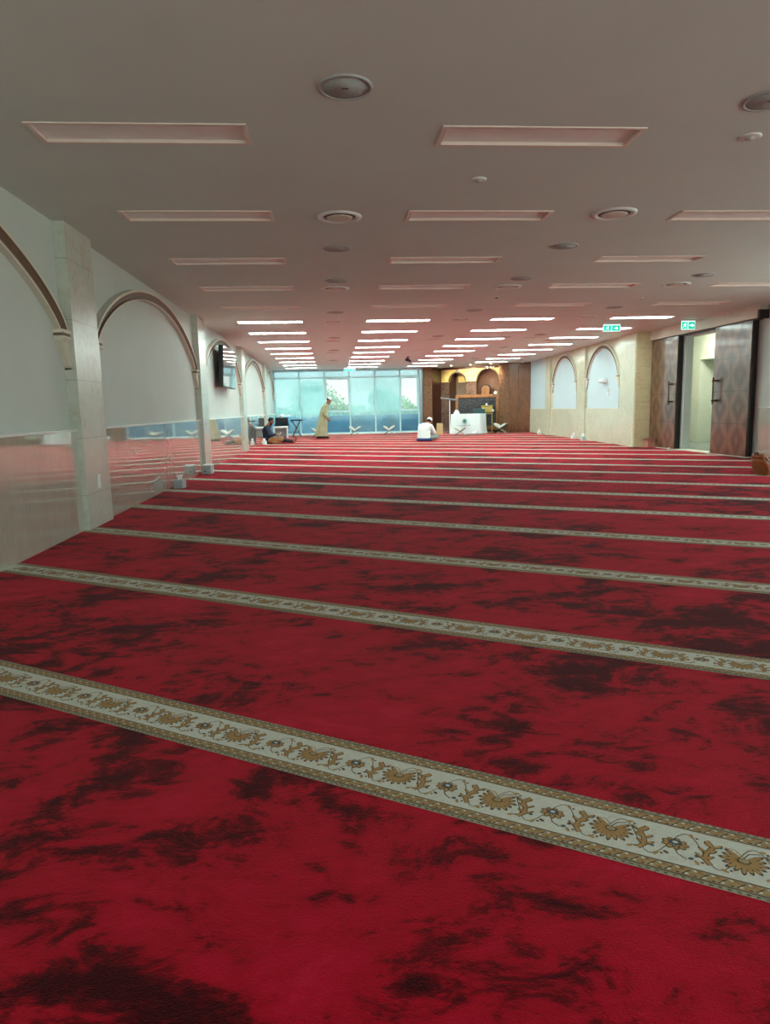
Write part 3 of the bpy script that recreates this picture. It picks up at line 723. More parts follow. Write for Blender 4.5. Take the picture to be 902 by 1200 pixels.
# ------------------------------------------------------------------ cloth covered table and what stands round it
TX0, TX1, TY = -11.76, -10.34, 29.5
tb = empty('folding_table', W((TX0+TX1)/2, TY+.4), -SA, 'long table hidden under a white cloth in front of the niche', 'table')
MB().bbox(-.67, .67, -.36, .36, .88, .91, .008).build('tabletop', M['white'], tb)
for x in (-.6, .6):
    for y in (-.3, .3): MB().tube((x, y, 0), (x, y, .885), .018).build('leg', M['steel'], tb)
cl = MB(); per = []; a, d = .70, .40
for k in range(60):
    t = k/60*4; s, f = int(t), t-int(t)
    per.append([(-a+2*a*f, -d), (a, -d+2*d*f), (a-2*a*f, d), (-a, d-2*d*f)][s])
lv = [(.922, 0), (.91, .004), (.6, .02), (.3, .045), (.02, .075)]; vs = []
for j, (z, out) in enumerate(lv):
    for k, (x, y) in enumerate(per):
        edge = min(abs(abs(x)-a), abs(abs(y)-d)) if False else 0
        fold = out*(1+.75*sin(k*1.9)+.5*sin(k*.73+1)) if abs(x) > .52 or y > 0 else out*(.5+.25*sin(k*.8))
        l = math.hypot(x/a, y/d); vs.append((x+x/a/l*fold*.8, y+y/d/l*fold*.9, z))
n = 60; fs = [(j*n+k, j*n+(k+1) % n, (j+1)*n+(k+1) % n, (j+1)*n+k) for j in range(4) for k in range(n)]; fs.append(tuple(range(n)))
cl.add(vs, fs, 0, True)
tc = cl.build('tablecloth', M['cloth'], None, W((TX0+TX1)/2, TY+.4), -SA); tag(tc, 'white tablecloth with a teal star emblem hanging to the floor in front of the niche', 'tablecloth')
em = MB(); cx, cz = -.03, .60
def yz(z): return -.4-.03-.012*(.9-z)*2
for k in range(16):
    t0 = 2*pi*k/16; rr_ = .14 if k % 2 == 0 else .075
    p = (cx+rr_*cos(t0), cz+rr_*sin(t0)); q = 2*pi*(k-1)/16; s_ = 2*pi*(k+1)/16
    ri = .045; A = [(cx+ri*cos(q), cz+ri*sin(q)), p, (cx+ri*cos(s_), cz+ri*sin(s_))]
    em.prism(A, -.47, -.44, 'y')
ri = [(cx+.052*cos(2*pi*i/16), cz+.052*sin(2*pi*i/16)) for i in range(16)]; em.prism(ri, -.472, -.44, 'y')
for k in range(9):
    x = cx-.26+.06*k; em.prism([(x, .40+.012*sin(k*2)), (x+.045, .405+.015*sin(k*1.3)), (x+.045, .42+.012*sin(k)), (x, .412)], -.484, -.44, 'y')
em.build('emblem', M['teal'], tc)

def tissue_box(loc, rz, label, box='boxgrey', plume=True, w=.24, d=.13, h=.12):
    e = empty('tissue_box', loc, rz, label, 'tissue box', 'tissue boxes around the hall')
    MB().bbox(-w/2, w/2, -d/2, d/2, 0, h, .006).build('box', M[box], e)
    MB().box(-w*.3, w*.3, -d*.16, d*.16, h, h+.002).build('slot', M['black'], e)
    if plume:
        b = MB(); 
        for k in range(7):
            a = k*.9; x = (k-3)*.02; hh = .09+.03*sin(k*2.1)
            b.add([(x-.03, -.02, h), (x+.03, .02, h), (x+.045*cos(a)+.01, .04*sin(a), h+hh), (x-.03+.02*sin(a), .03*cos(a), h+hh*.8)], [(0, 1, 2, 3)])
            b.add([(x-.02, .02, h), (x+.02, -.02, h), (x+.03*sin(a), -.04*cos(a), h+hh*.9)], [(0, 1, 2)])
        b.build('tissue', M['tissue'], e)
    return e
tissue_box((XL+.17, 11.62, .003), 1.45, 'grey tissue box with tissues sticking out, nearest on the left wall', w=.2, d=.15, h=.14)
e = empty('small_box', (XL+.18, 14.25, .003), R(88), 'grey cardboard box at the foot of the second left pillar', 'box')
MB().bbox(-.15, .15, -.09, .09, 0, .17, .005).build('carton', M['boxgrey'], e); MB().bbox(-.155, .155, -.095, .095, .165, .19, .005).build('lid', M['white'], e); MB().tube((-.151, .03, .06), (-.158, .03, .06), .014).build('hole', M['black'], e)
tissue_box((XL+.22, 26.1, .003), 1.4, 'white tissue box beside the seated man at the left wall', 'white', h=.14)
p = onR(9.9, -.22); tissue_box((p[0], p[1], .003), 1.5, 'white tissue box on the floor by the right wall near the niche', 'white')
p = onR(5.2, -.16); tissue_box((p[0], p[1], .003), 1.5, 'white tissue box at the foot of the wall under the farther right arch', 'white')
p = onR(4.0, -.2); tissue_box((p[0], p[1], .003), 1.5, 'grey tissue box at the foot of the pillar between the right arches', 'boxgrey', h=.14)
e = empty('cardboard_box', (9.02, 18.7, .012), .0, 'open pinkish cardboard box between the limestone pier and left sliding door', 'box')
b = MB().box(-.14, .1, -.14, -.13, 0, .24).box(-.14, .1, .13, .14, 0, .24).box(-.14, -.13, -.13, .13, 0, .24).box(.09, .1, -.13, .13, 0, .24).box(-.13, .09, -.13, .13, 0, .01); b.build('carton', M['pink'], e)
b = MB().box(-.22, -.14, -.14, .14, .235, .24).box(-.14, .1, -.22, -.14, .235, .24); b.build('flap', M['pink'], e)
tissue_box(W(-11.62, TY+.4, .924), -SA, 'white tissue box on the left end of the cloth covered table', 'white', h=.09)
p = W(-10.55, 32.35); tissue_box((p[0], p[1], 1.822), -SA, 'small tissue pack on the right end of the black screen', 'white', w=.14, d=.08, h=.05)
p = W(-10.45, 29.1); e = empty('tissue_bag', (p[0], p[1], .003), 0, 'crumpled white plastic bag on the carpet by the right table end', 'bag')
b = MB(); b.ball((0, 0, .07), .07, sc=(2.2, 1.2, 1)); b.ball((.05, 0, .12), .05, sc=(1.5, 1, 1)); b.build('bag_body', M['tissue'], e)
p = W(-12.35, 29.6); e = empty('paper_bag', (p[0], p[1], .003), -.3, 'tall tan paper bag on the floor left of the cloth covered table', 'bag')
b = MB(); b.prism([(-.15, 0), (.15, 0), (.14, .5), (-.13, .52)], -.07, .07, 'y'); b.build('bag_body', M['bag'], e); b = MB().path([(-.06, 0, .5), (-.05, 0, .58), (.05, 0, .58), (.06, 0, .5)], .006); b.build('handle', M['black'], e)
p = W(-12.75, 29.3); e = empty('white_tub', (p[0], p[1], .003), 0, 'round white tub on the carpet right of the crouching worshipper', 'tub')
MB().lathe([(.001, 0), (.13, 0), (.2, .2), (.205, .24), (.17, .25), (.001, .26)], n=28).build('tub_body', M['cloth'], e); MB().ball((.02, -.22, .05), .05).build('knob', M['black'], e)
# tall T shaped stand
p = W(-12.25, 30.6); e = empty('microphone_stand', (p[0], p[1], .003), -SA, 'tall thin stand with a tilted crossbar left of the table', 'stand')
MB().tube((0, 0, 0), (0, 0, 1.62), .022).build('pole', M['white'], e); MB().lathe([(.001, 0), (.17, 0), (.16, .025), (.03, .05), (.02, .07)], n=24).build('base', M['black'], e)
b = MB(); b.bbox(-.47, .38, -.04, .04, -.035, .035, .01); b.rot(Matrix.Translation((0, 0, 1.62)) @ Matrix.Rotation(R(8), 4, 'Y')); b.build('crossbar', M['steel'], e)
b = MB(); b.bbox(-.2, .38, -.035, .035, -.06, -.02, .008); b.rot(Matrix.Translation((0, 0, 1.62)) @ Matrix.Rotation(R(8), 4, 'Y')); b.build('clamp', M['black'], e)
# teal chair and gilt stand behind table
p = W(-10.98, 30.9); e = empty('teal_chair', (p[0], p[1], .003), -SA+pi, 'chair with a rounded dark teal backrest behind the cloth covered table', 'chair')
MB().bbox(-.25, .25, -.24, .24, .42, .5, .03).build('seat', M['tealchair'], e); MB().bbox(-.3, .3, -.27, -.21, .6, 1.14, .028).build('backrest', M['tealchair'], e)
for x in (-.2, .2): MB().tube((x, -.235, .45), (x, -.235, .7), .015).build('back_support', M['black'], e)
for x in (-.21, .21):
    for y in (-.2, .2): MB().tube((x, y, 0), (x, y, .43), .015).build('leg', M['black'], e)
p = W(-10.70, 31.55); e = empty('gilt_stand', (p[0], p[1], .88), -SA, 'openwork gilt stand with white flowers behind the cloth covered table', 'ornament')
b = MB(); b.bbox(-.3, .26, -.05, .05, 0, .03, .008); 
for k in range(6): b.tube((-.28+k*.105, 0, .03), (-.28+k*.105, 0, .40-.03*(k % 2)), .016)
b.bbox(-.3, .26, -.03, .03, .36, .41, .01); b.bbox(-.29, .25, -.006, .006, .08, .34, .004); b.build('rack', M['goldmetal'], e)
for x in (-.27, .23): MB().tube((x, 0, -.877), (x, 0, 0), .02).build('leg', M['goldmetal'], e)
MB().bbox(-.29, .25, -.12, .12, -.877, -.85, .008).build('base', M['goldmetal'], e)
for x, z in ((-.03, .45), (.29, .16), (-.18, .24)):
    b = MB(); 
    for k in range(5): b.ball((x+.035*cos(k*1.26), -.03, z+.035*sin(k*1.26)), .026)
    b.ball((x, -.05, z), .02); b.build('flower', M['tissue'], e)

# ------------------------------------------------------------------ X shaped book rests with open books
def rehal(loc, rz, lab, lab2, s=1.15):
    e = empty('book_rest', loc, rz, lab, 'book rest', 'book rests on the carpet', s)
    for k, (sg, mt) in enumerate(((1, 'rehal'), (-1, 'black'))):
        b = MB(); b.bbox(-.27, .27, -.13, .13, -.014, .014, .006)
        b.rot(Matrix.Translation((0, 0, .145)) @ Matrix.Rotation(sg*R(33), 4, 'Y')); b.build('board', M[mt], e)
    MB().tube((0, -.12, .145), (0, .12, .145), .014).build('hinge', M['black'], e)
    k = empty('open_book', (loc[0], loc[1], loc[2]+.165*s), rz, lab2, 'book', 'open books on their rests', s)
    for sg in (-1, 1):
        b = MB(); pts = [(0, .0), (.06, .045), (.14, .088), (.235, .15), (.235, .205), (.13, .175), (.05, .115), (0, .06)]
        b.prism([(sg*x, z) for x, z in pts], -.14, .14, 'y'); b.build('page_block', M['paper'], k)
        b = MB(); b.prism([(0, -.004), (sg*.24, .149), (sg*.24, .142), (0, -.012)], -.15, .15, 'y'); b.build('cover', M['tealchair'], k)
    return e
rehal((-.62, 32.7, .003), .1, 'book rest on the carpet behind the walking man', 'open book on the rest behind the walking man')
rehal((1.2, 33.6, .003), -.1, 'book rest between the walking man and the middle windows', 'open book on the rest right of the walking man')
rehal((2.85, 33.3, .003), -.05, 'book rest on the carpet in front of the fifth window', 'open book in front of the fifth window')
p = W(-11.05, 28.85); rehal((p[0], p[1], .003), -.3, 'book rest standing in front of the table cloth', 'open book in front of the table cloth', 1.02)
p = W(-9.98, 31.35); rehal((p[0], p[1], .003), -SA, 'book rest at the foot of the right niche pier', 'wide open book at the foot of the right niche pier', 1.2)

# ------------------------------------------------------------------ furniture in the far left corner
e = empty('low_table', (-2.28, 31.9, .003), 0, 'white low table in the far left corner under the windows', 'table')
MB().bbox(-.33, .33, -.22, .22, .46, .54, .012).build('tabletop', M['white'], e)
MB().bbox(-.31, .31, .17, .2, .06, .46, .004).build('back_panel', M['boxgrey'], e)
for x in (-.3, .3): MB().bbox(x-.025, x+.025, -.2, .17, 0, .46, .006).build('side_panel', M['white'], e)
e = empty('black_chair', (-2.28, 33.0, .003), R(8), 'black office style chair standing behind the low white table', 'chair')
b = MB(); b.bbox(-.31, .31, -.05, .05, -.22, .22, .045); b.rot(Matrix.Translation((0, .25, .71)) @ Matrix.Rotation(R(-8), 4, 'X')); b.build('backrest', M['blackcloth'], e)
MB().bbox(-.3, .3, -.27, .20, .40, .46, .03).build('seat', M['blackcloth'], e)
for x in (-.33, .33):
    MB().path([(x, .2, .46), (x, .2, .62), (x, -.22, .62)], .018).build('armrest', M['black'], e)
MB().tube((0, 0, .1), (0, 0, .43), .03).build('column', M['black'], e)
for k in range(5):
    a = 2*pi*k/5; b = MB(); b.tube((0, 0, .12), (.28*cos(a), .28*sin(a), .07), .022, .016); b.ball((.29*cos(a), .29*sin(a), .035), .034); b.build('leg', M['black'], e)
MB().ball((0, 0, 0), .09, sc=(1.2, .7, 1)).build('white_cloth', M['tissue'], None, (-2.3, 33.27, 1.0)); tag(bpy.data.objects['white_cloth'], 'crumpled white cloth on the black chair backrest', 'cloth')
e = empty('folding_stool', (-1.62, 33.0, .003), R(10), 'black folding stool with crossed legs right of the black chair', 'stool')
MB().bbox(-.26, .3, -.16, .16, .76, .82, .02).build('seat', M['blackcloth'], e)
for y in (-.14, .14):
    b = MB(); b.tube((-.2, y, 0), (.2, y, .77), .018).tube((.24, y, 0), (-.2, y, .77), .018); b.build('leg', M['steel'] if y > 0 else M['black'], e)
MB().tube((-.2, -.14, .02), (-.2, .14, .02), .014).tube((.24, -.14, .02), (.24, .14, .02), .014).build('foot_bar', M['grey'], e)

# ------------------------------------------------------------------ exit signs, camera, sensor
def exit_sign(loc, rz, label, drop=.0, w=.44, h=.2):
    e = empty('exit_sign', loc, rz, label, 'exit sign', 'green exit signs')
    z1 = -drop; z0 = z1-h
    if drop > .05: MB().tube((0, 0, 0), (0, 0, z1), .018).build('rod', M['white'], e)
    MB().box(-w/2, w/2, -.03, .03, z1-.035, z1).build('housing', M['white'], e)
    b = MB(); b.box(-w/2, w/2, -.008, .008, z0, z1-.035); pn = b.build('panel', M['exitw'], e)
    f = MB(); hh = h-.045; zc = z0+hh/2; y0, y1 = -.012, -.009
    # running figure in a doorway, on the left
    cx = -w*.26
    f.prism([(cx+w*.22*a, zc+hh*.44*c) for a, c in ((-1, -1), (1, -1), (1, 1), (-1, 1))], y0+.002, y1+.001, 'y', 0)
    fw = MB()
    def q(pts, mb): mb.prism([(cx+x*hh, zc+z*hh) for x, z in pts], y0-.002, y0, 'y')
    q([(.08, .24), (.17, .24), (.17, .34), (.08, .34)], fw)
    q([(-.05, .2), (.1, .22), (.05, -.02), (-.08, -.02)], fw); q([(.05, .2), (.25, .08), (.24, .02), (.04, .12)], fw); q([(-.05, .2), (-.2, .1), (-.2, .02), (-.04, .12)], fw)
    q([(-.02, 0), (.06, 0), (.2, -.16), (.14, -.2)], fw); q([(.14, -.2), (.2, -.16), (.16, -.36), (.1, -.36)], fw); q([(-.08, 0), (.0, 0), (-.12, -.2), (-.28, -.3), (-.3, -.24), (-.16, -.16)], fw)
    # arrow on the right
    ax = w*.24
    f.prism([(ax+w*.235*a, zc+hh*.44*c) for a, c in ((-1, -1), (1, -1), (1, 1), (-1, 1))], y0+.002, y1+.001, 'y', 0)
    fw.prism([(ax-.28*hh, zc-.07*hh), (ax+.04*hh, zc-.07*hh), (ax+.04*hh, zc-.24*hh), (ax+.34*hh, zc), (ax+.04*hh, zc+.24*hh), (ax+.04*hh, zc+.07*hh), (ax-.28*hh, zc+.07*hh)], y0-.002, y0, 'y')
    f.build('green_field', M['green'], pn); fw.build('pictogram', M['exitw'], pn)
exit_sign((7.095, 17.0, H), 0, 'green exit sign with running figure and arrow under the ceiling near the pier')
exit_sign((8.78, 16.45, H), 0, 'green exit sign above the sliding doors', w=.34, h=.24)
exit_sign((.82, 27.0, H), 0, 'small exit sign hanging on a white rod before the windows', .38, w=.44, h=.14)
e = empty('ceiling_camera', (3.12, 27.07, H), 0, 'small black camera hanging from the ceiling before the fifth window', 'camera')
MB().lathe([(.001, 0), (.06, 0), (.06, -.03), (.02, -.04), (.02, -.08), (.001, -.08)], n=20).build('mount', M['black'], e)
b = MB(); b.tube((-.1, -.02, -.1), (.1, .02, -.17), .055, .045); b.ball((0, 0, -.11), .06); b.build('camera_body', M['black'], e)
MB().ball((.11, .02, -.175), .03).build('lens', M['screen_glass'], e)
e = empty('ceiling_sensor', (8.58, 30.2, H), 0, 'small white round sensor on the ceiling before the right niche panels', 'sensor')
MB().lathe([(.001, 0), (.06, 0), (.06, -.02)], n=20).build('mount', M['white'], e); MB().ball((0, 0, -.06), .055).build('dome', M['white'], e)

# ------------------------------------------------------------------ brown leather floor seat and black bag at the right edge
e = empty('leather_floor_seat', (7.17, 10.9, .003), R(12), 'brown leather folding floor seat standing tented on the carpet at the right edge', 'floor seat')
def pad(M4, mat, name, sz):
    b = MB(); bm = bmesh.new(); bmesh.ops.create_cube(bm, size=1); bmesh.ops.subdivide_edges(bm, edges=bm.edges, cuts=7, use_grid_fill=True)
    for v in bm.verts:
        x, y, z = v.co; pf = (1-(2*x)**4*.35)*(1-(2*z)**4*.35)       # stuffed pad: thick in the middle, soft corners
        k = 1-.12*(2*z)**4-.0; q = 1-.1*(2*x)**4
        v.co = Vector((x*sz[0]*k, y*sz[1]*pf, (z*q+.5)*sz[2]))
    bmesh.ops.smooth_vert(bm, verts=bm.verts, factor=.5, use_axis_x=True, use_axis_y=True, use_axis_z=True); bm.verts.index_update()
    b.add([v.co for v in bm.verts], [[v.index for v in f.verts] for f in bm.faces], 0, True); bm.free()
    b.rot(M4); return b.build(name, mat, e)
pad(Matrix.Translation((.16, -.02, .0)) @ Matrix.Rotation(R(-34), 4, 'Y'), M['leather'], 'back_pad', (.13, .32, .42))
pad(Matrix.Translation((.03, -.05, .0)) @ Matrix.Rotation(R(-20), 4, 'Y'), M['leather'], 'seat_pad', (.09, .34, .30))
b = MB().path([(.10, -.18, .03), (.0, -.19, .19), (-.06, -.19, .30)], .010); b.build('piping', M['leather_dk'], e)
b = MB().path([(-.10, -.05, .34), (-.10, -.05, .38), (-.07, .03, .38), (-.07, .04, .34)], .012); b.build('handle', M['black'], e)
e = empty('black_bag', (7.52, 11.15, .003), R(10), 'black bag behind the brown leather seat at the right edge', 'bag')
MB().bbox(-.16, .2, -.12, .12, 0, .2, .05).build('bag_body', M['blackcloth'], e); MB().path([(-.08, 0, .19), (-.06, 0, .26), (.06, 0, .26), (.08, 0, .19)], .01).build('handle', M['black'], e)
for k, (x, y, lb) in enumerate([(8.93, 17.45, 'small white door stop by the left sliding door'), (8.95, 15.55, 'small white door stop by the right sliding door')]):
    e = empty('door_stop', (x, y, .003), 0, lb, 'door stop')
    MB().lathe([(.001, 0), (.035, 0), (.03, .05), (.02, .055)], n=16).build('stop_body', M['white'], e); MB().lathe([(.021, .053), (.001, .06)], n=16).build('rubber_tip', M['grey'], e)

# ------------------------------------------------------------------ people
def solid(parts, voxel, name, mat, parent, smooth=6):
    """one continuous closed surface from overlapping tapered forms"""
    b = MB()
    for p in parts:
        if p[0] == 'c':
            _, a, r0, c, r1 = p; b.tube(a, c, r0, r1, 16); b.ball(a, r0, n=16); b.ball(c, r1, n=16)
        elif p[0] == 'e': b.ball(p[1], 1, n=20, sc=p[2])
        elif p[0] == 'l':
            vs = []; n = 24; rings = p[1]
            for (x, y, z, rx, ry) in rings: vs += [(x+rx*cos(2*pi*i/n), y+ry*sin(2*pi*i/n), z) for i in range(n)]
            fs = [(j*n+i, j*n+(i+1) % n, (j+1)*n+(i+1) % n, (j+1)*n+i) for j in range(len(rings)-1) for i in range(n)]
            fs += [tuple(range(n))[::-1], tuple(range((len(rings)-1)*n, len(rings)*n))]; b.add(vs, fs)
    o = b.build(name, mat, None)
    m = o.modifiers.new('r', 'REMESH'); m.mode = 'VOXEL'; m.voxel_size = voxel; m.use_smooth_shade = True
    s = o.modifiers.new('s', 'SMOOTH'); s.iterations = smooth; s.factor = .5
    bpy.context.view_layer.update(); dg = bpy.context.evaluated_depsgraph_get()
    me = bpy.data.meshes.new_from_object(o.evaluated_get(dg)); old = o.data; o.modifiers.clear(); o.data = me
    bpy.data.meshes.remove(old); me.name = name
    if not me.materials: me.materials.append(mat)
    o.parent = parent; return o
def V(*a): return Vector(a)
def hand(w, d, side, s=1.0, curl=.5):
    """palm, four unequal bent fingers and a thumb; w wrist, d pointing direction, side thumb direction"""
    d = Vector(d).normalized(); side = (Vector(side)-Vector(side).dot(d)*d).normalized(); dn = d.cross(side)*(1 if d.cross(side).z < 0 else -1)
    w = Vector(w); out = [('c', w, .026*s, w+d*.05*s, .03*s), ('c', w+d*.03*s+side*.02*s, .022*s, w+d*.085*s+side*.022*s, .017*s), ('c', w+d*.03*s-side*.02*s, .022*s, w+d*.08*s-side*.026*s, .016*s)]
    for k, (o, ln) in enumerate(((.032, .07), (.011, .08), (-.011, .075), (-.032, .058))):
        p = w+d*.085*s+side*o*s; q = p+(d*.8+dn*.35*curl)*ln*.5*s; r = q+(d*.45+dn*.9*curl)*ln*.5*s
        out += [('c', p, .0095*s, q, .009*s), ('c', q, .009*s, r, .0075*s)]
    t = w+d*.025*s+side*.03*s; t2 = t+(d*.5+side*.75)*.045*s; t3 = t2+(d*.9+side*.15+dn*.3)*.035*s
    out += [('c', t, .014*s, t2, .011*s), ('c', t2, .011*s, t3, .009*s)]
    return out
def head_parts(c, f, up):
    """head ellipsoid chain; c centre, f facing direction, up crown direction"""
    f = Vector(f).normalized(); up = (Vector(up)-Vector(up).dot(f)*f).normalized(); s = f.cross(up)
    c = Vector(c)
    P = [('e', c+up*.03-f*.012, (.084, .078, .09)), ('c', c+up*.05, .072, c+f*.03-up*.06, .052), ('c', c+f*.045-up*.075, .036, c+f*.05-up*.085, .034),
         ('c', c+f*.085+up*.0, .009, c+f*.105-up*.028, .013), ('c', c+f*.078-up*.055+s*.018, .009, c+f*.078-up*.055-s*.018, .009)]
    for q in (-1, 1): P += [('c', c+s*q*.078+up*.015, .012, c+s*q*.082-up*.02, .010), ('c', c+f*.055+s*q*.035+up*.012, .022, c+f*.05+s*q*.04-up*.02, .02)]
    return P, f, up, s
def face_bits(c, f, up, s, parent):
    for q in (-1, 1):
        e_ = Vector(c)+f*.082+s*q*.03+up*.012
        MB().ball(e_, .010).build('eye', M['hair'], parent)

# seated man leaning on the left wall
pe = empty('person', (XL+.17, 26.65, .004), R(-3), 'bearded man in navy shirt sitting against the left wall, legs stretched out', 'person', None, 1.1)
hc = V(.27, 0, .785); HP, f, up, s = head_parts(hc, (.85, .0, -.5), (.3, 0, 1))
B = HP+[('c', hc-up*.07-f*.01, .05, V(.13, 0, .62), .058), ('l', [(.15, 0, .02, .13, .17), (.14, 0, .15, .14, .175), (.11, 0, .32, .12, .16), (.10, 0, .48, .125, .185), (.12, 0, .58, .10, .17), (.14, 0, .63, .06, .08)])]
for q in (-1, 1):
    B += [('c', V(.12, q*.18, .56), .055, V(.22, q*.24, .31), .042), ('c', V(.22, q*.24, .31), .04, V(.44, q*.09, .31), .026)]
    B += hand(V(.44, q*.09, .31), (1, -q*.35, .1), (0, -q*.4, 1), 1, .8)
    B += [('c', V(.18, q*.09, .10), .092, V(.62, q*.12, .12), .062), ('c', V(.62, q*.12, .12), .06, V(1.04, q*.09+.02, .06), .036)]
    B += [('c', V(1.04, q*.09+.02, .05), .038, V(1.10, q*.1+.02, .13), .036), ('c', V(1.10, q*.1+.02, .12), .034, V(1.13, q*.12+.02, .22), .024)]
body = solid(B, .011, 'body', M['skin'], pe, 3)
face_bits(hc, f, up, s, pe)
solid([('e', hc+up*.05-f*.03, (.092, .086, .078)), ('e', hc-f*.06+up*.01, (.06, .08, .07))], .01, 'hair', M['hair'], pe, 2)
solid([('c', hc+f*.045-up*.085+s*.03, .034, hc+f*.045-up*.085-s*.03, .034), ('c', hc+f*.01-up*.055+s*.055, .022, hc+f*.05-up*.085+s*.02, .03), ('c', hc+f*.01-up*.055-s*.055, .022, hc+f*.05-up*.085-s*.02, .03)], .009, 'beard', M['hair'], pe, 2)
Sh = [('l', [(.15, 0, .03, .16, .195), (.13, 0, .18, .16, .195), (.10, 0, .34, .145, .18), (.09, 0, .48, .15, .205), (.115, 0, .585, .12, .185), (.14, 0, .64, .075, .09)])]
for q in (-1, 1): Sh += [('c', V(.12, q*.185, .56), .073, V(.22, q*.245, .31), .062), ('c', V(.22, q*.245, .31), .06, V(.40, q*.12, .31), .044)]
solid(Sh, .012, 'shirt', M['navy'], pe)
solid([('c', V(.2, -.09, .11), .115, V(.62, -.13, .13), .088), ('c', V(.2, .09, .11), .115, V(.62, .13, .13), .088), ('l', [(.42, 0, .02, .3, .25), (.42, 0, .1, .28, .22), (.42, 0, .19, .22, .15)])], .014, 'waist_cloth', M['brownc'], pe)
solid([('c', V(.6, q*.12, .125), .074, V(.98, q*.09+.02, .065), .055) for q in (-1, 1)], .012, 'trousers', M['darkc'], pe)
e = empty('mobile_phone', (XL+.17+.56*1.1, 26.62, .36), 0, 'phone held in the hands of the seated man', 'phone')
b = MB().bbox(-.005, .005, -.04, .04, -.08, .08, .003); b.rot(Matrix.Rotation(R(25), 4, 'Y')); b.build('phone_case', M['white'], e); b = MB().box(-.0065, -.0052, -.036, .036, -.074, .074); b.rot(Matrix.Rotation(R(25), 4, 'Y')); b.build('screen', M['screen_glass'], e)

# walking man in a cream robe
pe = empty('person', (-.22, 30.3, .004), R(-4), 'man in a long cream robe walking to the right past the windows with bowed head', 'person', None, 1.1)
hc = V(.19, 0, 1.50); HP, f, up, s = head_parts(hc, (.85, 0, -.55), (.5, 0, 1))
B = HP+[('c', hc-up*.07-f*.01, .05, V(.07, 0, 1.34), .06), ('l', [(-.06, 0, .8, .12, .17), (-.05, 0, .95, .11, .16), (-.02, 0, 1.1, .12, .17), (.02, 0, 1.24, .11, .19), (.05, 0, 1.32, .09, .15)])]
for q, hx, kx, ax in ((-1, -.03, .0, -.04), (1, -.14, -.1, -.30)):
    B += [('c', V(-.06, q*.09, .85), .095, V(kx-.02, q*.1, .47), .06), ('c', V(kx-.02, q*.1, .47), .058, V(ax, q*.09, .10), .036)]
    B += [('c', V(ax-.03, q*.09, .05), .038, V(ax+.09, q*.1, .04), .034), ('c', V(ax+.09, q*.1, .03), .034, V(ax+.17, q*.1, .028), .024)]
    B += [('c', V(.03, q*.19, 1.27), .055, V(-.0, q*.22, 1.0), .042), ('c', V(-.0, q*.22, 1.0), .04, V(.12, q*.19, .80), .027)]
    B += hand(V(.12, q*.19, .80), (.45, 0, -1), (1, 0, .2), 1, .4)
solid(B, .012, 'body', M['skin'], pe, 3); face_bits(hc, f, up, s, pe)
solid([('e', hc+up*.035-f*.03, (.09, .086, .07))], .01, 'hair', M['hair'], pe, 2)
b = MB(); b.lathe([(.088, -.01), (.09, .04), (.08, .062), (.001, .07)], n=28); b.rot(Matrix.Translation(hc+up*.055-f*.015) @ up.to_track_quat('Z', 'X').to_matrix().to_4x4()); b.build('cap', M['tissue'], pe)
Rb = [('l', [(-.17, 0, .09, .27, .22), (-.155, 0, .25, .25, .215), (-.12, 0, .5, .215, .21), (-.08, 0, .8, .175, .2), (-.05, 0, 1.0, .155, .19), (-.01, 0, 1.15, .15, .195), (.02, 0, 1.26, .13, .2), (.055, 0, 1.34, .09, .12), (.075, 0, 1.38, .065, .07)])]
for q in (-1, 1): Rb += [('c', V(.02, q*.19, 1.27), .078, V(-.01, q*.225, 1.0), .072), ('c', V(-.01, q*.225, 1.0), .07, V(.105, q*.195, .83), .058)]
solid(Rb, .014, 'robe', M['robe'], pe)
for q, ax in ((-1, -.04), (1, -.30)):
    solid([('c', V(ax-.03, q*.095, .042), .046, V(ax+.09, q*.1, .04), .042), ('c', V(ax+.09, q*.1, .036), .042, V(ax+.18, q*.1, .03), .03)], .01, 'shoe', M['darkc'], pe, 2)

# crouching worshipper in white seen from behind
pe = empty('person', (3.52, 25.65, .004), -SA, 'person in white shirt and cap sitting bowed, back to the camera', 'person', None, 1.1)
hc = V(.10, .25, .66); HP, f, up, s = head_parts(hc, (.15, .7, -.7), (.05, .7, .8))
B = HP+[('c', hc-up*.07-f*.01, .05, V(.03, .1, .56), .06), ('l', [(0, 0, .03, .18, .15), (0, 0, .15, .185, .15), (0, .0, .3, .17, .13), (0, .03, .45, .2, .125), (.02, .07, .54, .17, .10), (.03, .1, .58, .08, .07)])]
for q in (-1, 1):
    B += [('c', V(.02+q*.19, .08, .5), .055, V(q*.27+.02, .2, .28), .043), ('c', V(q*.27+.02, .2, .28), .041, V(q*.08+.06, .38, .24), .027)]
    B += hand(V(q*.08+.06, .38, .24), (-q*.5, .8, 0), (0, 0, 1), 1, .7)
    B += [('c', V(q*.09, .03, .1), .095, V(q*.33, .32, .13), .065), ('c', V(q*.33, .32, .12), .06, V(-q*.08, .40, .06), .04), ('c', V(-q*.08, .40, .045), .038, V(-q*.2, .34, .04), .028)]
solid(B, .012, 'body', M['skin'], pe, 3); face_bits(hc, f, up, s, pe)
solid([('e', hc+up*.02-f*.03, (.085, .082, .075))], .01, 'hair', M['hair'], pe, 2)
b = MB(); b.lathe([(.09, -.035), (.092, .03), (.078, .062), (.001, .075)], n=28); b.rot(Matrix.Translation(hc+up*.045-f*.02) @ (up-f*.25).to_track_quat('Z', 'X').to_matrix().to_4x4()); b.build('cap', M['shirtw'], pe)
Sh = [('l', [(0, -.01, .09, .235, .18), (0, -.01, .2, .23, .175), (0, 0, .33, .215, .16), (0, .02, .46, .235, .15), (.02, .06, .56, .2, .125), (.03, .1, .61, .09, .08)])]
